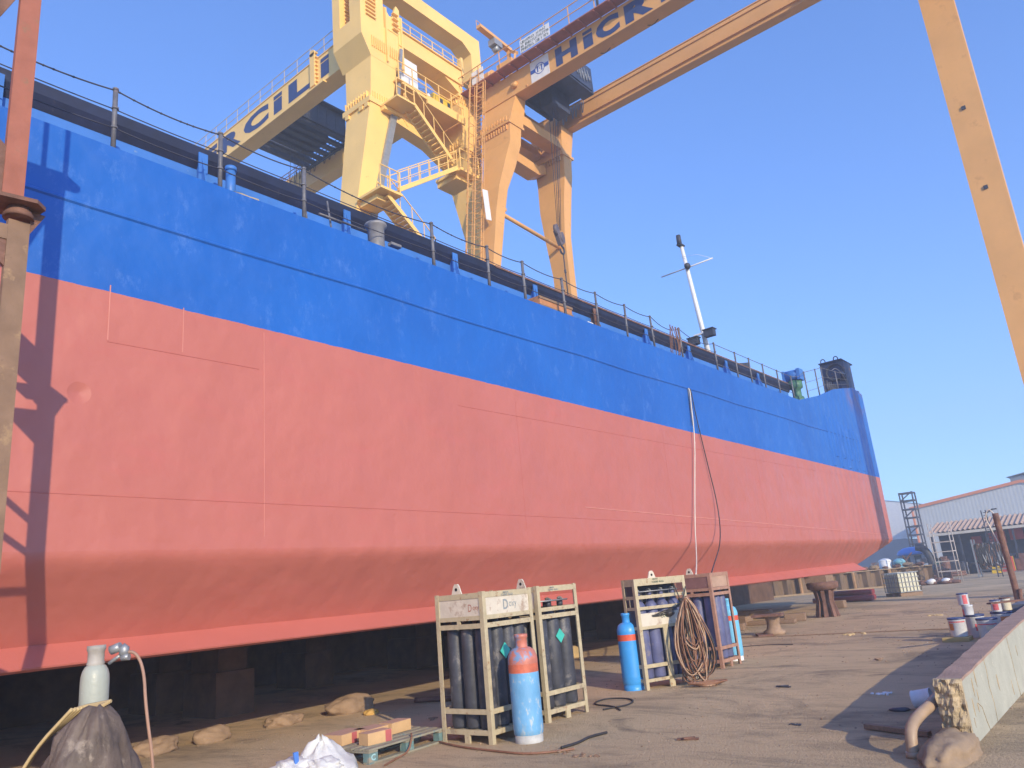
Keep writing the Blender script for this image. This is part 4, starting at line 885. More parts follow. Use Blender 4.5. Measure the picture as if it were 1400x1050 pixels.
# tall grey cylinder and the covered heap in the near left corner
gx0, gy0 = -5.53, 2.29
t = thing('gas_cylinder', 'tall pale grey gas cylinder with open valve cap, lower left, behind the tarpaulin', 'gas cylinder', (gx0, gy0, 0))
r = .086; mb = MB(); mb.lathe([(r, 0), (r, 1.44), (r*.97, 1.475), (r*.88, 1.505), (r*.72, 1.53), (r*.55, 1.54)], (gx0, gy0, 0), 32); mb.build('body', m_cylg, t)
mb = MB(); mb.lathe([(r*.60, 1.535), (r*.64, 1.55), (r*.58, 1.56), (r*.58, 1.62), (r*.66, 1.635), (r*.66, 1.66), (r*.56, 1.66), (r*.5, 1.62), (r*.5, 1.55)], (gx0, gy0, 0), 24, caps=False); mb.build('valve_cap', mat('rusty_cap', (.36, .33, .29), .6, .2, 8, stain=((.4, .16, .1), .3, 14)), t)
mb = MB(); q = V(gx0+.075, gy0+.06, 1.62); mb.cyl(q, q+V(.05, .04, .02), .03, n=10); mb.blob(q+V(.06, .06, -.01), (.035, .035, .05), 1, .3); mb.cyl(q+V(.05, .05, -.05), q+V(.09, .08, -.05), .022, n=8); mb.cyl(q+V(-.02, 0, -.08), q+V(.05, .05, -.03), .012, n=6); mb.build('regulator', m_grey, t)
mb = MB(); q = V(gx0+.13, gy0+.12, 1.6); mb.tube([q, q+V(.06, .05, .0), q+V(.10, .09, -.12), q+V(.12, .10, -.35), q+V(.17, .14, -.7), q+V(.24, .12, -1.0), q+V(.2, 0, -1.3), q+V(0, -.2, -1.56)], .011, 6, smooth_path=3)
tag(mb.build('regulator_hose', mat('tan_hose', (.34, .2, .14), .6, .2), origin=(gx0+.1, gy0, 0)), 'tan hose dropping from the grey cylinder regulator', 'hose')
tx, ty = -5.02, 2.05
t = thing('covered_trolley', 'grey-brown tarpaulin bunched over a cylinder trolley in the lower left corner', 'covered trolley', (tx, ty, 0))
mb = MB(); n = 72; rings = []
prof = [(.0, 1.34), (.04, 1.335), (.08, 1.31), (.13, 1.25), (.175, 1.17), (.21, 1.08), (.245, .98), (.275, .9), (.28, .8), (.27, .7), (.29, .5), (.32, .25), (.35, .02)]
off = V(.0, .0, 0)
for k, (rr, z) in enumerate(prof):
    ring_ = []
    for i in range(n):
        a = 2*math.pi*i/n; f = 1+.16*noise.fractal(V(math.cos(a)*3.2, math.sin(a)*3.2, z*4), 1, 2, 4)+.08*math.sin(a*3+1+z*3)*min(1, k/5)+.05*math.sin(a*5+z*7)*min(1, k/5)+.10*noise.fractal(V(math.cos(a)*7, math.sin(a)*7, z*9), 1, 2, 3)
        px_, py_ = (rr*math.cos(a)*f, rr*math.sin(a)*f*1.0)
        sh = max(0, z-.9)*.28
        ring_.append(V(tx+px_+sh*.5, ty+py_+sh*.15, z+.03*math.sin(a*5+k)*min(1, k/4)))
    rings.append(ring_)
mb.loops(rings[1:], smooth=True); mb.build('tarpaulin', m_tarp, t)
mb = MB()
for q in range(5):
    ang = -2.9+q*.07; pts = []
    for k, (rr, z) in enumerate(prof[2:10]): pts.append(V(tx+.02+(rr*1.12+.012*q)*math.cos(ang-k*.04*(q % 2)), ty+(rr*1.12+.01)*math.sin(ang-k*.05), z+.015))
    mb.tube([V(tx+.11, ty+.04+.01*q, 1.335+.004*q)]+pts, .011, 5, smooth_path=2)
mb.build('canvas_strap', m_strap, t)
mb = MB()
for k in range(4): mb.tube([V(tx-.02, ty-.08+.02*k, 1.33), V(tx-.22-.01*k, ty-.2, 1.12), V(tx-.34-.02*k, ty-.26+.03*k, .9), V(tx-.42+.02*k, ty-.3, .6), V(tx-.4, ty-.3, .1)], .011, 6, smooth_path=2)
mb.build('draped_hose', m_strap, t)
mb = MB(); mb.blob((tx-.06, ty-.26, .86), (.14, .12, .09), 4, .5, 3, 4); mb.blob((tx+.22, ty+.14, .84), (.09, .1, .08), 4, .5, 3, 9); mb.build('canvas_folds', m_strap, t)

# ================================================================ pallet, boxes, sack
pt = thing('wooden_pallet', 'teal-stained wooden pallet carrying four small cardboard boxes', 'pallet', (-8.35, 6.95, 0))
A_ = V(-7.57, 6.2, 0); B_ = V(-7.66, 7.58, 0); u = V(-.06, .998, 0); v = V(-.998, -.06, 0); u = (B_-A_).normalized(); v = V(-u.y, u.x, 0); LL, WW = 1.35, 1.0
def pl(s_, t_, z): return A_+u*s_+v*t_+V(0, 0, z)
mb = MB()
for s_ in (0, (LL-.14)/2, LL-.14):
    for t_ in (0, (WW-.1)/2, WW-.1):
        mb = MB(); mb.loops([[pl(s_, t_, z), pl(s_+.14, t_, z), pl(s_+.14, t_+.1, z), pl(s_, t_+.1, z)] for z in (.022, .115)]); mb.build('block', m_woodg, pt)
mb = MB()
for k in range(7):
    t0 = k*(WW-.1)/6; mb.loops([[pl(0, t0, z), pl(LL, t0, z), pl(LL, t0+.1, z), pl(0, t0+.1, z)] for z in (.14, .162)])
for s_ in (0, (LL-.14)/2, LL-.14): mb.loops([[pl(s_, 0, z), pl(s_+.14, 0, z), pl(s_+.14, WW, z), pl(s_, WW, z)] for z in (.117, .138)])
for t_ in (0, (WW-.1)/2, WW-.1): mb.loops([[pl(0, t_, z), pl(LL, t_, z), pl(LL, t_+.1, z), pl(0, t_+.1, z)] for z in (.0, .02)])
mb.build('boards', mat('dusty_pallet_board', (.26, .24, .18), .9, .25, 5, stain=((.13, .2, .2), .4, 5), bump=.4), pt)
mb = MB(); mb.text('C', pl(.03, -.002, .035), u, (0, 0, 1), .07, .07, .002, .04); mb.build('stencil', mat('pale_teal', (.3, .5, .52), .7), pt)
def cbox(label, s_, t_, l_, w_, h_, ang, z0=.163, tape=None):
    M = Matrix.Rotation(ang, 3, 'Z'); o = pl(s_, t_, z0); U_, V_ = M @ u, M @ v
    t = thing('cardboard_box', label, 'box', o, 0, 'boxes on the pallet')
    mb = MB(); mb.loops([[o+V(0, 0, z), o+U_*l_+V(0, 0, z), o+U_*l_+V_*w_+V(0, 0, z), o+V_*w_+V(0, 0, z)] for z in (0, h_)])
    mb.build('carton', [m_card], t)
    mb = MB(); mb.loops([[o+V(0, 0, z)-U_*.001-V_*.001, o+U_*(l_+.001)+V(0, 0, z)-V_*.001, o+U_*(l_+.001)+V_*(w_+.001)+V(0, 0, z), o+V_*(w_+.001)-U_*.001+V(0, 0, z)] for z in (h_+.0005, h_+.004)]); mb.build('lid', m_cardtop, t)
    if tape is not None:
        mb = MB(); mb.loops([[o+U_*tape-V_*.003+V(0, 0, z), o+U_*(tape+.09)-V_*.003+V(0, 0, z), o+U_*(tape+.09)-V_*.0005+V(0, 0, z), o+U_*tape-V_*.0005+V(0, 0, z)] for z in (0, h_)]); mb.build('red_label', mat('dull_red_label', (.42, .10, .10), .7), t)
    mb = MB(); mb.text('ELECTRODE', o+U_*.06-V_*.0005+V(0, 0, h_*.4), U_, (0, 0, 1), .16, .018, .002, .0); mb.build('print', mat('brown_print', (.30, .17, .08), .7), t) if False else mb.bm.free()
cbox('cardboard box at the near left end of the pallet with a dull red band', .08, .55, .44, .30, .12, .10, tape=.18)
cbox('cardboard box at the pallet front edge with a red label at its right end', .16, .18, .36, .18, .13, -.12, tape=.26)
cbox('cardboard box in the middle of the pallet behind the front one', .42, .44, .36, .26, .12, .06)
cbox('cardboard box at the right end of the row on the pallet', .80, .42, .36, .22, .13, .04)
# sack
mb = MB(); c = V(-7.85, 5.75, 0); n = 60; prof = [(.02, .34), (.06, .32), (.12, .27), (.19, .2), (.27, .13), (.34, .08), (.38, .03), (.36, .0)]
rings = []
for k, (rr, z) in enumerate(prof):
    rings.append([c+V(rr*math.cos(a)*(1+.14*math.sin(3*a+z*5)+.05*math.sin(9*a+k)), rr*math.sin(a)*(1.15+.12*math.sin(4*a+1+z*8)), z*(1+.25*noise.noise(V(math.cos(a)*1.5, math.sin(a)*1.5, z*2)))+.02*math.sin(7*a+k*2)*(k < 7)) for a in [2*math.pi*i/n for i in range(n)]])
mb.loops(rings, smooth=True); mb.blob(c+V(-.1, -.34, .08), (.22, .24, .13), 4, .35, 2.2, 5); mb.blob(c+V(.18, -.12, .07), (.2, .22, .12), 4, .35, 2.6, 9)
t = thing('woven_sack', 'crumpled white woven sack with a blue stripe at the bottom of the view', 'sack', c)
mb.build('sack_body', m_sack, t)
mb = MB(); q = c+V(.02, -.36, .14); mb.loops([[q+V(0, 0, 0), q+V(.0, .05, 0), q+V(-.02, .05, 0), q+V(-.02, 0, 0)], [q+V(0, -.02, .14), q+V(0, .04, .14), q+V(-.02, .04, .14), q+V(-.02, -.02, .14)]]); mb.build('blue_stripe', mat('sack_blue', (.06, .18, .55), .6), t)

# ================================================================ hose bundle and ground hoses
hb = V(-6.52, 12.35, 0); right = V(.80, .60, 0); right = V(CM[0][0], CM[1][0], 0).normalized(); fwd = V(-right.y, right.x, 0)
t = thing('hose_bundle', 'big tangle of brown hoses hung in loops on the rack of violet-blue cylinders', 'hose bundle', hb)
random.seed(11)
for nm, m, cnt, rad in (('brown_hoses', m_hose, 17, .0125), ('black_cables', m_hosek, 9, .011), ('pale_hoses', mat('tan_rubber_hose', (.42, .27, .17), .6, .2), 8, .0125)):
    mb = MB()
    for k in range(cnt):
        w = random.uniform(.07, .27); zb = random.choice((random.uniform(.03, .2), random.uniform(.1, .7))); cx = random.uniform(-.1, .17); ztop = random.uniform(1.36, 1.44); dd = random.uniform(-.07, .07)
        pts = []; m_ = 22; ph = random.uniform(0, 6)
        for i in range(m_):
            a = 2*math.pi*i/m_; z = (ztop+zb)/2+(ztop-zb)/2*math.cos(a); wd = w*math.sin(a)*(1.1-.55*max(0, (z-.5))/.9)
            pts.append(hb+right*(cx*(1.45-z)*1.0+wd+.02*math.sin(3*a+ph))+fwd*(dd+.03*math.sin(2*a+ph))+V(0, 0, z+.02*math.sin(4*a+ph)))
        mb.tube(pts, rad, 5, closed=True, smooth_path=1)
    for k in range(5 if cnt > 8 else 2):
        pts = [hb+right*random.uniform(-.2, .3)+fwd*random.uniform(-.25, .1)+V(0, 0, .02+.01*k)] ; a0 = random.uniform(0, 6)
        pts = [hb+right*(.12+(.14+.05*k)*math.cos(a0+i*.6))+fwd*(-.2+.12*math.sin(a0+i*.6))+V(0, 0, .02+.012*k) for i in range(11)]
        mb.tube(pts, rad, 5, smooth_path=2)
    mb.build(nm, m, t)
# tubes from regulators across the rack
mb = MB()
for k in range(3): mb.tube([V(-7.32, 11.85, 1.20+.02*k), V(-7.05, 12.0, 1.15), V(-6.92, 12.3, 1.16+.04*k), V(-6.74, 12.6, 1.34-.03*k), V(-6.7, 12.75, 1.6)], .01, 5, smooth_path=2)
mb.tube([V(-6.8, 12.5, 1.68), V(-6.74, 12.55, 1.4), V(-6.68, 12.6, 1.1), V(-6.72, 12.5, .5), V(-6.75, 12.45, .15)], .01, 5, smooth_path=2)
mb.blob((-6.9, 12.4, 1.18), (.09, .1, .06), 2, .3); tag(mb.build('regulator_hose', m_hosek, origin=(-6.9, 12.2, 1.1)), 'dark hoses strung across the front of the hose-hung rack', 'hose')
def ghose(label, pts, r, m, sm=2, nm='loose_hose'):
    mb = MB(); mb.tube([V(x, y, r+.002+(z if len(p_) > 2 else 0)) for p_ in pts for (x, y, z) in [(p_[0], p_[1], p_[2] if len(p_) > 2 else 0)]], r, 6, smooth_path=sm)
    tag(mb.build(nm, m, origin=(pts[0][0], pts[0][1], 0)), label, 'hose', 'hoses lying on the yard')
ghose('brown hose curving over the ground in front of the nearest rack', [(-7.9, 7.5), (-7.3, 7.28), (-6.9, 7.2), (-6.4, 7.15), (-6.0, 7.12), (-5.75, 7.3), (-5.6, 7.5)], .014, m_hose)
ghose('short dark hose end right of the worn blue bottle', [(-5.78, 7.5), (-5.74, 7.8), (-5.82, 8.1), (-5.75, 8.4)], .016, m_hosek)
ghose('black looped cables behind the second rack', [(-6.8, 9.9), (-6.6, 10.4), (-6.9, 10.9), (-7.4, 10.9), (-7.3, 10.3), (-6.8, 10.2), (-6.5, 9.9)], .012, m_hosek)
ghose('hose snaking over the pallet edge to the ground', [(-7.72, 7.0, .17), (-7.6, 6.9, .16), (-7.5, 6.75, .02), (-7.45, 6.5), (-7.3, 6.2)], .012, m_hose)
ghose('thin brown rod running across the yard past the round pedestal', [(-11.0, 21.2), (-9.3, 21.0), (-7.0, 21.3), (-5.0, 21.5), (-2.0, 21.3)], .012, m_wood, 1)
ghose('cable running along the yard between bollard and rack', [(-8.8, 18.2), (-8.4, 18.7), (-7.8, 18.9), (-7.3, 18.8)], .009, m_hosek)

# ================================================================ low wall on the right
t = thing('low_wall', 'low broken grey block wall with brown top at the right edge', 'wall', (-1.95, 12, 0))
mb = MB(); WH = [(8.62, .58), (9.6, .62), (11, .68), (13, .75), (16, .80), (20, .80)]
rings = []
for y, h in WH: rings.append([V(-2.02-.004*(y-8.6), y, 0), V(-1.8, y, 0), V(-1.8, y, h), V(-2.02-.004*(y-8.6), y, h)])
mb.loops(rings)
random.seed(6)
yy = 8.62
for (y0, pts) in ((9.9, [(0, .66), (.03, .5), (-.02, .35), (.04, .18), (.0, .0)]), (11.6, [(0, .7), (.02, .45), (.0, .2), (.03, 0)]), (9.15, [(0, .3), (.15, .24), (.22, .1), (.3, .0)])):
    P = [V(-1.7985, y0+a, b) for a, b in pts]; mb.tube(P, .004, 4, mi=1)
for k in range(9):   # bare patches where the render has fallen off
    y = random.uniform(8.7, 13); z = random.uniform(.1, .55); h = random.uniform(.03, .10); w = random.uniform(.01, .035)
    mb.prism_x([(y+w*math.cos(a)*random.uniform(.6, 1.2), z+h*math.sin(a)*random.uniform(.6, 1.2)) for a in [q*math.pi/5 for q in range(10)]], -1.801, -1.797, 1)
mb.build('wall_blocks', [m_wall, m_block], t)
mb = MB()
rg_ = []
for k in range(90):
    y = 8.6+k*.126; h = .58
    for (a, b) in zip(WH, WH[1:]):
        if a[0] <= y <= b[0]: h = lerp(a[1], b[1], (y-a[0])/(b[0]-a[0]))
    n1 = noise.noise(V(y*3, 0, 0))*.018+noise.noise(V(y*14, 3, 0))*.008; n2 = noise.noise(V(y*3, 9, 0))*.012; d_ = -.004*(y-8.6)
    rg_.append([V(-2.025+d_+n1, y, h-.01), V(-1.792+n2, y, h-.012), V(-1.795+n2, y, h+.012+n1*.3), V(-2.02+d_+n1, y, h+.014)])
mb.loops(rg_)
mb.build('wall_coping', mat('brown_coping', (.33, .22, .17), .9, .2, 4, bump=.5), t)
mb = MB()   # broken end : rough infill
random.seed(2)
bm = mb.bm; g = 16; vs = []
for i in range(g+1):
    row = []
    for j in range(g+1):
        x = lerp(-2.03, -1.79, j/g); z = lerp(.1, .60, i/g)
        e = 0 if i in (0,) else .0; y = 8.57-.05*noise.fractal(V(x*14, z*12, 3), 1, 2, 4)-.03*math.sin(math.pi*j/g)
        row.append(bm.verts.new((x+.012*noise.noise(V(z*15, j, 0)), y, z)))
    vs.append(row)
for i in range(g):
    for j in range(g): bm.faces.new((vs[i][j], vs[i][j+1], vs[i+1][j+1], vs[i+1][j]))
for i in range(g): 
    for j in (0, g):
        a, b = vs[i][j], vs[i+1][j]; bm.faces.new((a, b, bm.verts.new((b.co.x, 8.63, b.co.z)), bm.verts.new((a.co.x, 8.63, a.co.z))))
for j in range(g):
    a, b = vs[g][j], vs[g][j+1]; bm.faces.new((a, b, bm.verts.new((b.co.x, 8.63, b.co.z)), bm.verts.new((a.co.x, 8.63, a.co.z))))
mb.build('broken_end', m_block, t)
mb = MB(); mb.blob((-1.92, 8.2, .0), (.22, .62, .20), 4, .2, 2.2, 3, smooth=True); tag(mb.build('concrete_lump', m_conc, origin=(-1.93, 8.25, 0)), 'rounded brown concrete lump at the foot of the broken wall end', 'concrete lump')
mb = MB(); mb.tube([V(-2.2, 8.05, -.1), V(-2.2, 8.07, .12), V(-2.2, 8.15, .24), V(-2.16, 8.35, .31), V(-2.1, 8.62, .36), V(-2.1, 8.9, .38)], .052, 14, smooth_path=2); mb.lathe([(.062, .0), (.062, .05)], (-2.2, 8.05, 0), 14)
tag(mb.build('bent_pipe', m_pvc, origin=(-2.2, 8.1, 0)), 'tan plastic pipe elbow leaning beside the wall end', 'pipe')
mb = MB(); mb.beam((-2.95, 9.25, .035), (-2.25, 8.95, .035), .07, .05); tag(mb.build('plank', m_wood, origin=(-2.6, 9.1, 0), bevel=.005), 'short pale plank lying on the ground beside the pipe elbow', 'plank')
mb = MB(); mb.box((-2.9, 13.3, 0), (-2.35, 13.5, .05)); tag(mb.build('plank', m_wood, origin=(-2.6, 13.4, 0)), 'dark plank lying in the shade of the low wall', 'plank')
# tipped can in the shade
t = thing('tipped_can', 'white can lying tipped on its side in the shade of the low wall', 'paint can', (-2.6, 10.5, 0))
Mr = Matrix.Rotation(R(80), 3, 'Y'); mb = MB(); mb.lathe([(.10, 0), (.105, .01), (.1, .02), (.1, .2), (.105, .21), (.1, .215), (.095, .21), (.09, .02)], (-2.74, 10.5, .11), 20, M=Mr, caps=False); mb.face([Mr @ V(.1*math.cos(a), .1*math.sin(a), .005)+V(-2.74, 10.5, .11) for a in [k*math.pi/10 for k in range(20)]]); mb.build('can_body', m_can, t, bevel=0)
mb = MB(); mb.blob((-2.9, 10.42, .01), (.12, .1, .03), 2, .4, 4, 2); mb.build('spilt_paint', m_dark, t)

# ================================================================ paint cans
def can(label, loc, r, h, lid, lab, labspan=(0, 1.2), handle=False, tilt=0):
    t = thing('paint_can', label, 'paint can', loc, random.uniform(-.3, .3), 'paint cans by the low wall')
    t.rotation_euler.z = 0; x, y, z = loc
    mb = MB(); mb.lathe([(r*.94, z), (r*.96, z+.01), (r, z+h*.86), (r*1.02, z+h*.87), (r*1.02, z+h*.9), (r, z+h*.91)], (x, y, 0), 24); mb.build('can_body', m_can, t)
    mb = MB(); mb.lathe([(r*1.03, z+h*.905), (r*1.05, z+h*.92), (r*1.05, z+h*.985), (r*1.0, z+h), (r*.94, z+h*.985)], (x, y, 0), 24); mb.build('can_lid', lid, t)
    mb = MB()
    for (a0, a1, z0, z1, mi) in lab:
        k = 8; rr = r*1.012
        mb.loops([[V(x+rr*math.cos(a), y+rr*math.sin(a), z+h*zz) for a in [lerp(a0, a1, q/k) for q in range(k+1)]] for zz in (z0, z1)], close=False, caps=False, mi=mi, smooth=True)
    if lab: mb.build('can_label', [m_pink, mat('orange_label', (.6, .2, .06), .5), mat('cream_label', (.62, .56, .4), .5)], t)
    return t
f0 = -math.pi/2
can('big white pail with navy lid, nearest and leftmost of the can group', (-3.70, 18.60, .09), .165, .37, m_lid, [(f0-.9, f0-.3, .35, .72, 1), (f0-.9, f0+1.2, .76, .82, 0)])
can('big white pail with navy lid, nearest the low wall', (-3.18, 18.75, .0), .19, .42, m_lid, [(f0-1.0, f0+1.2, .7, .75, 0), (f0+.0, f0+.7, .45, .68, 2)])
can('white pail in shade between the two nearest pails', (-3.50, 19.35, .0), .19, .46, m_lid, [(f0+.1, f0+.6, .3, .6, 0)])
can('lower small can of the tallest stack', (-3.52, 19.0, .475), .105, .2, m_can, [(f0-1.2, f0-.6, .0, .6, 0)]).location = (-3.52, 19.0, .475)
can('topmost small can of the tallest stack, red mark on its right', (-3.56, 18.98, .68), .108, .24, m_lid, [(f0+.1, f0+.9, .1, .85, 0)])
can('wide pail at the back of the group carrying the pink-labelled can', (-3.02, 19.6, .0), .2, .48, m_lid, [(f0, f0+.9, .5, .8, 1)])
can('small can with a round pink mark standing on the back pail', (-3.06, 19.45, .485), .10, .24, m_lid, [(f0-.5, f0+.6, .15, .75, 0)])
can('cream small can without mark beside the pink-marked one', (-2.92, 19.75, .485), .10, .26, m_rust, [(f0-1.3, f0+1.4, .02, .85, 2)])
can('small pale can low against the wall, half hidden by the pails', (-2.78, 19.1, .12), .1, .22, m_pink, [(f0-.5, f0+.6, .3, .8, 1)])
mb = MB(); mb.box((-4.0, 18.35, .0), (-3.5, 18.8, .085)); tag(mb.build('wood_block', mat('yellow_wood', (.42, .32, .13), .9), origin=(-3.75, 18.6, 0), bevel=.01), 'yellowish wood block under the nearest leftmost pail', 'wood block')
mb = MB(); mb.box((-2.9, 20.0, .0), (-2.1, 22.5, .5)); mb.box((-2.9, 20.2, .5), (-2.3, 22, .56)); tag(mb.build('dark_crate', mat('slate_crate', (.10, .11, .14), .7, .3), origin=(-2.5, 21, 0)), 'dark slate crate behind the cans against the low wall', 'crate')
mb = MB(); mb.beam((-2.7, 16.5, .82), (-1.9, 17.6, .82), .1, .03); tag(mb.build('metal_bar', m_rust, origin=(-2.3, 17, .8)), 'rusty flat bar lying on the low wall', 'bar')

# debris
random.seed(21)
for i, (x, y, s_, m, lb) in enumerate([(-3.42, 11.6, .14, m_white, 'scrap of pale paper in the shade of the wall'), (-2.85, 11.4, .05, m_white, 'tiny white scrap near the wall'), (-5.72, 7.35, .10, m_wood, 'crumbled wood chips by the short dark hose'), (-5.95, 7.2, .05, m_white, 'white scrap beside the brown hose'), (-3.75, 9.35, .07, m_dark, 'dark twist of rag on the open yard'), (-3.55, 9.75, .05, m_wood, 'small brown scrap near the wall shadow tip'), (-6.6, 20.9, .28, m_strap, 'pale heap of sand far out on the yard'), (-5.3, 7.25, .12, m_wood, 'scatter of brown splinters right of the hose'), (-5.8, 26.5, .2, m_strap, 'light rubble patch left of the cans')]):
    mb = MB()
    for k in range(9 if s_ > .06 else 3):
        a = random.uniform(0, 6.28); rr = s_*random.random(); mb.blob((x+rr*math.cos(a)*1.6, y+rr*math.sin(a), .008), (s_*random.uniform(.12, .4), s_*random.uniform(.12, .3), s_*.12), 1, .5, 3, k+i, smooth=False)
    tag(mb.build('scrap', m, origin=(x, y, 0)), lb, 'scrap', 'scraps lying on the yard')
for i, (x, y, m, lb) in enumerate([(-9.2, 8.8, m_wood, 'splinter of timber lying between the pallet and the big stone'), (-8.3, 11.2, m_hosek, 'dark strap scrap behind the second rack'), (-4.6, 8.3, m_rust, 'rusty plate scrap on the open yard near the camera'), (-5.0, 12.2, m_dark, 'dark scrap on the yard right of the hose bundle'), (-4.5, 15.5, m_wood, 'stick lying in the middle of the yard'), (-8.2, 14.0, m_rust, 'rusty flake between the two blue-bottle racks')]):
    a = random.uniform(0, 3); mb = MB(); mb.beam((x-.12*math.cos(a), y-.12*math.sin(a), .012), (x+.12*math.cos(a), y+.12*math.sin(a), .012), .05, .018); mb.beam((x-.02, y-.07, .03), (x+.06, y+.05, .024), .03, .014)
    tag(mb.build('scrap', m, origin=(x, y, 0)), lb, 'scrap', 'scraps lying on the yard')
# scattered grit
mb = MB(); random.seed(4)
for k in range(2600):
    y = random.uniform(6, 34); x = -3.4+random.uniform(-8.6, 2.4); 
    if y < 9 and x > -3: continue
    s_ = random.choice((random.uniform(.003, .008), random.uniform(.004, .015)))*(1+(y > 15)*.7); mb.blob((x, y, s_*.3), (s_, s_*random.uniform(.6, 1.5), s_*.6), 1, .3, 3, k, smooth=False)
tag(mb.build('gravel_grit', mat('grey_brown_grit', (.30, .21, .14), .95, .5, 3)), 'loose grit and chips scattered over the yard', 'grit', kind='stuff')

# ================================================================ middle distance
# maroon tubes
for k in range(6):
    y = 38.6+k*.26; z = .13+(.24 if k in (2, 4) else 0)
    mb = MB(); mb.cyl((-13.6+.1*k, y, z), (-10.75-.05*k, y-.5, z), .12, n=10); tag(mb.build('maroon_tube', m_maroon, origin=(-12.2, y, 0)), 'maroon tube in the bundle lying left of the caged tank', 'tube', 'bundle of maroon tubes')
# IBC
t = thing('caged_tank', 'cream plastic tank in a steel cage on a pallet, standing in the middle distance', 'tank', (-10.1, 41, 0))
a0 = V(-10.0, 40.3, 0); U_ = V(.66, .75, 0); V_ = V(-.75, .66, 0)
def ib(s_, q, z): return V(-10.07, 40.3, 0)+U_*s_*1.1+V_*q+V(0, 0, z)
mb = MB(); mb.loops([[ib(.0, 0, z), ib(.95, 0, z), ib(.95, 1.1, z), ib(.0, 1.1, z)] for z in (.17, 1.06)]); mb.build('inner_tank', m_ply, t, bevel=.06)
mb = MB()
for z in (.2, .42, .64, .86, 1.08):
    P = [ib(-.03, -.03, z), ib(.98, -.03, z), ib(.98, 1.13, z), ib(-.03, 1.13, z)]
    for a, b in zip(P, P[1:]+P[:1]): mb.beam(a, b, .03)
for k in range(7):
    for q in (-.03, 1.13): mb.beam(ib(-.03+k*1.01/6, q, .17), ib(-.03+k*1.01/6, q, 1.09), .025)
    for s_ in (-.03, .98): mb.beam(ib(s_, -.03+k*1.16/6, .17), ib(s_, -.03+k*1.16/6, 1.09), .025)
mb.build('cage', m_grey, t)
mb = MB()
for q in (0, .5, 1.0): mb.loops([[ib(-.05, q-.04, z), ib(1.0, q-.04, z), ib(1.0, q+.1, z), ib(-.05, q+.1, z)] for z in (0, .15)])
mb.build('tank_pallet', m_wood, t)
# sheet piling bulkhead
t = thing('sheet_pile_wall', 'rusty corrugated sheet pile wall with a pale sill beyond the bow', 'wall', (-16, 54, 0))
mb = MB(); N_ = 70; a, b = V(-24, 47.5, 0), V(-12.2, 57.5, 0); d = (b-a).normalized(); nn = V(-d.y, d.x, 0); rings = []
pts = []
for k in range(N_+1): pts.append(a.lerp(b, k/N_)+nn*(.12 if k % 4 in (0, 1) else -.12))
mb.loops([[p+V(0, 0, z) for p in pts] for z in (0, 1.1)], close=False, caps=False); mb.build('sheet_piles', m_sheet, t)
mb = MB(); mb.beam(a+V(0, 0, 1.13), b+V(0, 0, 1.13), .4, .05); mb.beam(a-nn*.3+V(0, 0, .05), b-nn*.3+V(0, 0, .05), .3, .1); mb.build('sill', mat('pale_sill', (.32, .23, .14), .9, .2), t)
mb = MB()
for k in (20, 30, 46, 57): q = a.lerp(b, k/N_)-nn*.16; mb.beam(q, q+V(0, 0, 1.1), .35, .1)
mb.build('tie_plates', mat('orange_rust', (.38, .22, .11), .9, .3), t)
random.seed(9)
for k in range(14):
    q = a.lerp(b, .3+.05*k); s_ = random.uniform(.12, .3)
    mb = MB(); mb.blob(q+V(0, .3, 1.19+s_*.4), (s_*1.5, s_, s_*.7), 2, .45, 2, k, smooth=False); tag(mb.build('scrap_heap', m_rust if k % 3 else m_conc, origin=q), 'scrap heap on the sill of the sheet pile wall', 'scrap heap', 'scrap on the sheet pile wall')
mb = MB(); mb.blob((-15.1, 58, 1.62), (.42, .4, .2), 3, .03); mb.cyl((-15.1, 58, .9), (-15.1, 58, 1.6), .4, n=20); tag(mb.build('white_tank', m_white, origin=(-15.1, 58, 0)), 'squat white tank above the sheet pile wall right of the bow', 'tank')
mb = MB(); mb.blob((-14.2, 58, 1.5), (.4, .4, .24), 3, .05); mb.cyl((-14.2, 58, .6), (-14.2, 58, 1.45), .36, n=16); tag(mb.build('teal_tank', mat('teal_tank_paint', (.16, .38, .46), .5), origin=(-14.2, 58, 0)), 'small teal round tank beside the white one', 'tank')
# vehicle with a blue cover
t = thing('covered_vehicle', 'vehicle-sized machine under a round blue cover beyond the sheet pile wall', 'machine', (-18.6, 82, 0))
mb = MB(); mb.lathe([(1.45, 1.95), (1.5, 2.1), (1.35, 2.35), (.9, 2.6), (.3, 2.68)], (-18.6, 82, 0), 28); mb.build('blue_cover', mat('cover_blue', (.05, .22, .62), .5, .1), t)
mb = MB(); mb.box((-19.8, 81, .5), (-17.5, 83, 1.94)); mb.build('machine_body', mat('machine_grey', (.30, .30, .32), .6, .4, 1.2), t)
mb = MB(); mb.box((-19.4, 80.95, 1.1), (-18.8, 80.99, 1.8)); mb.box((-18.4, 80.95, 1.0), (-17.8, 80.99, 1.85)); mb.build('machine_windows', m_glass, t)
for x in (-19.4, -17.9):
    mb = MB(); mb.cyl((x, 80.9, .5), (x, 81.2, .5), .5, n=18); mb.build('wheel', m_black, t)
mb = MB(); mb.lathe([(.3, 0), (.31, .4), (.3, .45), (.31, .9), (.3, 1.3)], (-13.05, 58, 0), 16); tag(mb.build('orange_drum', mat('orange_drum_paint', (.50, .22, .10), .7, .2), origin=(-13.05, 58, 0)), 'tall orange drum behind the caged tank', 'drum')
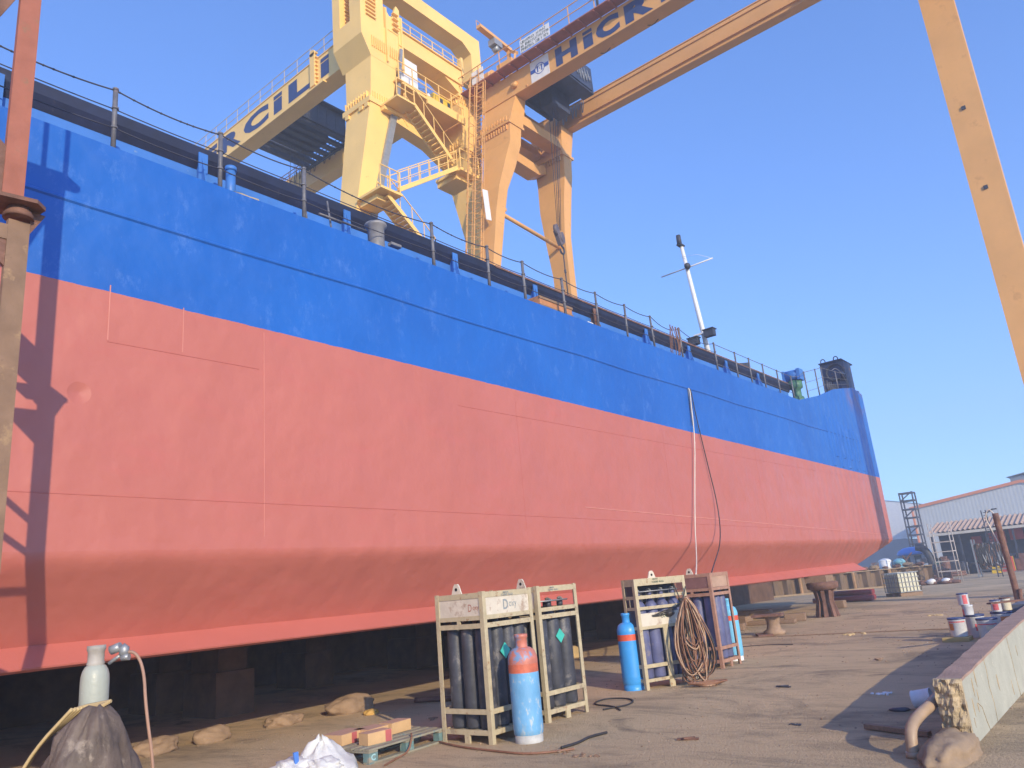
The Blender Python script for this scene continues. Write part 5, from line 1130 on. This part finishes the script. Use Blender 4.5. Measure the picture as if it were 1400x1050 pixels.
# big dark pipe bend leaning by the machine
mb = MB(); mb.tube([V(-17.0, 76, 2.55), V(-16.5, 76, 2.45), V(-16.15, 76, 2.0), V(-15.95, 76, 1.2), V(-15.85, 76, .1)], .32, 12, smooth_path=2); tag(mb.build('dark_duct', m_dark, origin=(-16, 76, 0)), 'thick dark bent duct right of the blue-covered machine', 'duct')
# scaffold frames
def scaffold(label, x0, x1, y, h, rungs, loc, cat='scaffold', m=m_grey, dy=1.0, r=.03):
    t = thing('scaffold_frame', label, cat, loc)
    mb = MB()
    for x in (x0, x1):
        for q in (y, y+dy): mb.cyl((x, q, 0), (x, q, h), r, n=6)
    mb.build('uprights', m, t)
    mb = MB()
    for z in rungs:
        for q in (y, y+dy): mb.beam((x0, q, z), (x1, q, z), r*1.8)
        for x in (x0, x1): mb.beam((x, y, z), (x, y+dy, z), r*1.8)
    mb.build('rungs', m, t); return t
scaffold('pale scaffold frame standing before the tiled shed', -11.35, -10.25, 54.95, 3.7, (.7, 1.3, 1.9, 2.5), (-10.8, 54.95, 0), m=mat('pale_tube', (.46, .40, .36), .6, .2))
t = scaffold('tall lattice stair tower at the left corner of the big shed', -22.9, -21.5, 100, 9.2, (1.2, 2.2, 3.2, 4.2, 5.2, 6.2, 7.2, 8.2, 9.1), (-22.2, 100, 0), 'stair tower', m=m_dark, dy=1.4, r=.09)
mb = MB()
for k in range(8): mb.beam((-22.9, 100, 1.2+k), (-21.5, 100, 2.2+k) if k % 2 else (-21.5, 100, 1.2+k), .12); mb.box((-22.9, 100.1, 1.15+k), (-22.1, 101.3, 1.2+k))
ob = mb.build('stair_flights', m_dark, t)
# rack with hanging hoses
t = thing('hose_rack', 'steel rack thickly hung with dark hoses and cables before the tiled shed', 'hose rack', (-9.6, 61.8, 0))
mb = MB()
for x in (-10.2, -8.35):
    for y in (61.4, 62.4): mb.beam((x, y, 0), (x, y, 2.55), .09)
    mb.beam((x, 61.2, .1), (x, 62.6, .1), .12)
mb.beam((-10.2, 61.9, 2.2), (-8.35, 61.9, 2.2), .09); mb.beam((-10.2, 61.9, .45), (-8.35, 61.9, .45), .09); mb.build('rack_frame', m_grey, t)
random.seed(13)
for nm, m, c_ in (('black_hoses', m_hosek, 46), ('grey_hoses', m_grey, 10), ('brown_hoses', m_hose, 8)):
    mb = MB()
    for k in range(c_):
        x = random.uniform(-10.1, -8.45); w = random.uniform(.06, .2); zb = random.uniform(.5, .9)
        mb.tube([V(x+w*math.sin(a)+.05*math.sin(a*2+k), 61.5-.1*random.random(), lerp(2.25, zb, (1-math.cos(a))/2)) for a in [i*2*math.pi/12 for i in range(12)]], .035, 5, closed=True, smooth_path=1)
    mb.build(nm, m, t)
# leaning pipe post and rear lamp post
t = thing('pipe_post', 'leaning rusty pipe post with a bent cable end near the right edge', 'post', (-3.64, 26.8, 0))
mb = MB(); mb.tube([V(-3.64, 26.8, -.05), V(-3.62, 26.8, .9), V(-3.66, 26.8, 2.3), V(-3.66, 26.8, 2.78)], .085, 10, smooth_path=1); mb.build('pipe', m_rust, t)
mb = MB(); mb.tube([V(-3.6, 26.75, 0), V(-3.5, 26.7, .6)], .05, 8); mb.box((-3.8, 26.6, 0), (-3.45, 27, .04)); mb.build('foot', m_rust, t)
mb = MB(); mb.tube([V(-3.68, 26.8, 2.75), V(-3.8, 26.8, 2.95), V(-3.95, 26.8, 2.7), V(-3.85, 26.8, 2.3), V(-3.75, 26.8, 1.9)], .018, 5, smooth_path=2); mb.build('cable', m_hosew, t)
t = thing('lamp_post', 'slatted dark steel mast with a small arm behind the tiled shed roof', 'lamp post', (-8.7, 60, 0))
mb = MB()
for s_ in (-.13, .13): mb.beam((-8.75+s_, 60, 0), (-8.85+s_, 60, 4.35), .06)
for k in range(22): mb.beam((-8.88, 60, .2+k*.19), (-8.66, 60, .2+k*.19), .04)
mb.build('lattice_mast', m_dark, t)
mb = MB(); mb.beam((-8.75, 60, 4.1), (-8.25, 60, 4.35), .08); mb.box((-8.35, 59.9, 4.3), (-8.05, 60.1, 4.38)); mb.build('lamp_arm', m_dark, t)
# poles, stacks and drums filling the yard before the sheds
random.seed(41)
for k in range(26):
    x = random.uniform(-19, -12.5); y = random.uniform(60, 74); h = random.uniform(.5, 1.7); m = random.choice([m_dark, m_rust, m_black, m_shedw2, m_conc, m_rust])
    mb = MB()
    if k % 3 == 0:
        for q in range(5): mb.cyl((x-.8, y+q*.2, .1+.18*(q % 2)), (x+.8, y+q*.2+.2, .1+.18*(q % 2)), .09, n=8)
        nm, lb = 'pipe_stack', 'stack of rusty pipes in the far yard past the bow'
    elif k % 3 == 1:
        mb.lathe([(.3, 0), (.31, h*.3), (.29, h*.33), (.31, h*.66), (.3, h)], (x, y, 0), 14); nm, lb = 'drum', 'dark drum in the far yard past the bow'
    else:
        mb.box((x-.5, y-.3, 0), (x+.5, y+.3, h*.7)); mb.beam((x-.4, y, h*.7), (x+.5, y, h*1.3), .08); mb.beam((x+.3, y-.2, h*.7), (x-.1, y-.2, h*1.2), .06); nm, lb = 'steel_offcut_bin', 'bin of steel offcuts in the far yard past the bow'
    tag(mb.build(nm, m, origin=(x, y, 0)), lb, nm.replace('_', ' ').replace('steel offcut ', ''), 'clutter in the far yard')
# tiled shed
t = thing('open_shed', 'open-fronted shed with tan corrugated roof and dark interior behind the hose rack', 'shed', (-10, 78, 0))
mb = MB(); x0, x1 = -15.6, -2; N_ = 72; pts_f = []; pts_b = []
for k in range(N_+1):
    x = lerp(x0, x1, k/N_); q = .10 if k % 2 else -.04; pts_f.append(V(x, 74.6, 3.55+q)); pts_b.append(V(x, 79, 4.5+q))
mb.loops([pts_f, pts_b], close=False, caps=False); mb.build('roof', m_tile, t)
mb = MB(); mb.box((x0, 74.5, 3.28), (x1, 74.58, 3.5)); mb.build('fascia', mat('white_fascia', (.52, .48, .42), .8, .1), t)
for k, x in enumerate((-15.3, -13.2, -11.2, -9.3, -7.4, -5.5)):
    mb = MB(); mb.beam((x, 74.7, 0), (x, 74.7, 3.27), .14); mb.build('post', m_dark, t)
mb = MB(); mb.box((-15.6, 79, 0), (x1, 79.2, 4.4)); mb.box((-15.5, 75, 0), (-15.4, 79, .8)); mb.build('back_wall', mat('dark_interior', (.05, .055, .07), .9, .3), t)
mb = MB(); mb.box((-12.9, 78, 0), (-12.2, 78.6, 3.0)); mb.box((-11.4, 77, 2.2), (-10.2, 77.2, 3.2)); mb.box((-9.9, 77.2, 2.4), (-8.9, 77.3, 3.3)); mb.build('red_beams', m_redbox, t)
random.seed(17)
for k in range(34):
    x = random.uniform(-17.5, -4); y = random.uniform(67, 77); s_ = random.uniform(.35, .95); m = random.choice([m_dark, m_green, m_shedw2, m_redbox, m_yel, m_white, m_rust, m_dark, m_rust, m_dark, m_black, m_rust])
    mb = MB(); mb.box((x-s_*.7, y-.3, 0), (x+s_*.7, y+.3, s_*1.2)); mb.box((x-s_*.3, y-.2, s_*1.2+.003), (x+s_*.2, y+.2, s_*1.7)); mb.cyl((x+s_*.4, y-.35, s_*.3), (x+s_*.4, y-.31, s_*.3), s_*.25, n=12)
    tag(mb.build('yard_machine', m, origin=(x, y, 0), bevel=.03), 'small machine or bin stored under the open shed', 'machine', 'machines stored at the open shed')
mb = MB()
for k in range(14): mb.blob((random.uniform(-12.2, -10.2), random.uniform(53.5, 54.5), .1), (random.uniform(.15, .35), .2, random.uniform(.1, .25)), 2, .4, 2, k, smooth=False)
tag(mb.build('rubbish_pile', m_rust, origin=(-11.2, 54, 0)), 'low pile of rubbish at the foot of the pale scaffold', 'rubbish')
for i, (x, lb) in enumerate(((-11.55, 'left white sack on the rubbish by the pale scaffold'), (-10.75, 'right white sack on the rubbish by the pale scaffold'))):
    mb = MB(); mb.blob((x, 53.6, .2), (.26, .2, .17), 2, .35, 2, i); tag(mb.build('white_bag', m_white, origin=(x, 53.6, 0)), lb, 'bag', 'white bags on the rubbish')
mb = MB(); mb.blob((-5.7, 70, .8), (.7, .5, .8), 3, .2, 2, 3, flat=-.8); tag(mb.build('white_bulk_bag', m_white, origin=(-5.7, 70, 0)), 'white bulk bag standing right of the leaning pipe post', 'bag')
# big sheds
def ribbed(mb, a, b, z0, ztops, n, dep=.06, mi=0):
    """ribbed cladding between two plan points, top height given by a function of t"""
    a, b = Vector(a), Vector(b); d = (b-a).normalized(); nn = V(d.y, -d.x, 0); P = []
    for k in range(n+1): P.append((a.lerp(b, k/n)+nn*(dep*.25 if k % 2 else 0), k/n))
    mb.loops([[p+V(0, 0, z0) for p, t_ in P], [p+V(0, 0, ztops(t_)) for p, t_ in P]], close=False, caps=False, mi=mi)
t = thing('warehouse', 'large pale grey clad warehouse with an orange roof edge on the right', 'warehouse', (-10, 130, 0))
gx0_, gx1_, rx = -28.4, 1.4, -13.8
mb = MB(); ribbed(mb, (gx0_, 130, 0), (gx1_, 130, 0), 0, lambda q: (lerp(8.9, 10.75, q*(gx1_-gx0_)/(rx-gx0_)) if q*(gx1_-gx0_) < rx-gx0_ else lerp(10.75, 8.9, (q*(gx1_-gx0_)-(rx-gx0_))/(gx1_-rx))), 120); mb.build('gable_wall', m_shedw, t)
mb = MB(); mb.box((gx0_, 130.1, 0), (gx0_+.1, 190, 8.85)); mb.box((gx1_-.1, 130.1, 0), (gx1_, 190, 8.85)); mb.build('side_wall', m_shedw, t)
mb = MB(); mb.loops([[V(gx0_-.3, y, 8.9), V(rx, y, 10.78), V(gx1_+.3, y, 8.9), V(gx1_+.3, y, 9.0), V(rx, y, 10.9), V(gx0_-.3, y, 9.0)] for y in (129.9, 190)]); mb.build('roof', m_shedw2, t)
mb = MB(); mb.beam((gx0_-.3, 129.8, 8.85), (rx, 129.8, 10.75), .15, .42); mb.beam((rx, 129.8, 10.75), (gx1_+.3, 129.8, 8.85), .15, .42); mb.beam((gx0_, 129.85, 0), (gx0_, 129.85, 8.8), .45, .2); mb.build('orange_trim', m_trim, t)
mb = MB(); mb.box((rx-1.2, 131, 10.9), (rx+3, 180, 11.6)); mb.loops([[V(rx-1.6, y, 11.6), V(rx+.9, y, 12.0), V(rx+3.4, y, 11.6), V(rx+.9, y, 11.9)] for y in (130.5, 180)]); mb.build('ridge_vent', m_shedw2, t)
t = thing('warehouse', 'paler distant warehouse showing between the bow and the stair tower', 'warehouse', (-42, 150, 0))
mb = MB(); ribbed(mb, (-70, 150, 0), (-31.5, 150, 0), 5, lambda q: lerp(20, 10.6, q), 80); mb.build('upper_cladding', m_white, t)
mb = MB(); ribbed(mb, (-70, 149.8, 0), (-26, 149.8, 0), 0, lambda q: 5.0 if q < .8 else 5.0-6*(q-.8), 80); mb.build('lower_cladding', m_shedw2, t)
mb = MB(); mb.loops([[V(-70, y, 20), V(-31.5, y, 10.62), V(-31.5, y, 10.7), V(-70, y, 20.1)] for y in (149.9, 190)]); mb.build('roof', m_shedw2, t)
# low yard strips behind
mb = MB(); random.seed(31)
for k in range(9):
    x = random.uniform(-30, -12); y = random.uniform(92, 118); s_ = random.uniform(.6, 1.3)
    mbx = MB(); mbx.box((x-s_*1.3, y-.8, 0), (x+s_*1.3, y+.8, s_)); mbx.box((x-s_*.6, y-.5, s_+.003), (x+s_*.4, y+.5, s_*1.5)); tag(mbx.build('stored_crate', random.choice([m_rust, m_dark, m_shedw2, m_conc]), origin=(x, y, 0)), 'dark crate or steel stock stored before the big warehouse', 'crate', 'stock stored before the warehouse')
mb.bm.free()

# ================================================================ thin haze in the air
mb = MB(); mb.box((-90, -6, -1), (8, 215, 36)); hz = mb.build('haze', [], origin=None)
hm = bpy.data.materials.new('thin_haze'); hm.use_nodes = True; hn = hm.node_tree; hn.nodes.clear()
ho = hn.nodes.new('ShaderNodeOutputMaterial'); hv = hn.nodes.new('ShaderNodeVolumePrincipled'); hv.inputs['Color'].default_value = (.82, .88, 1, 1); hv.inputs['Density'].default_value = .0028
hn.links.new(hv.outputs[0], ho.inputs['Volume']); hz.data.materials.append(hm); tag(hz, kind='stuff')
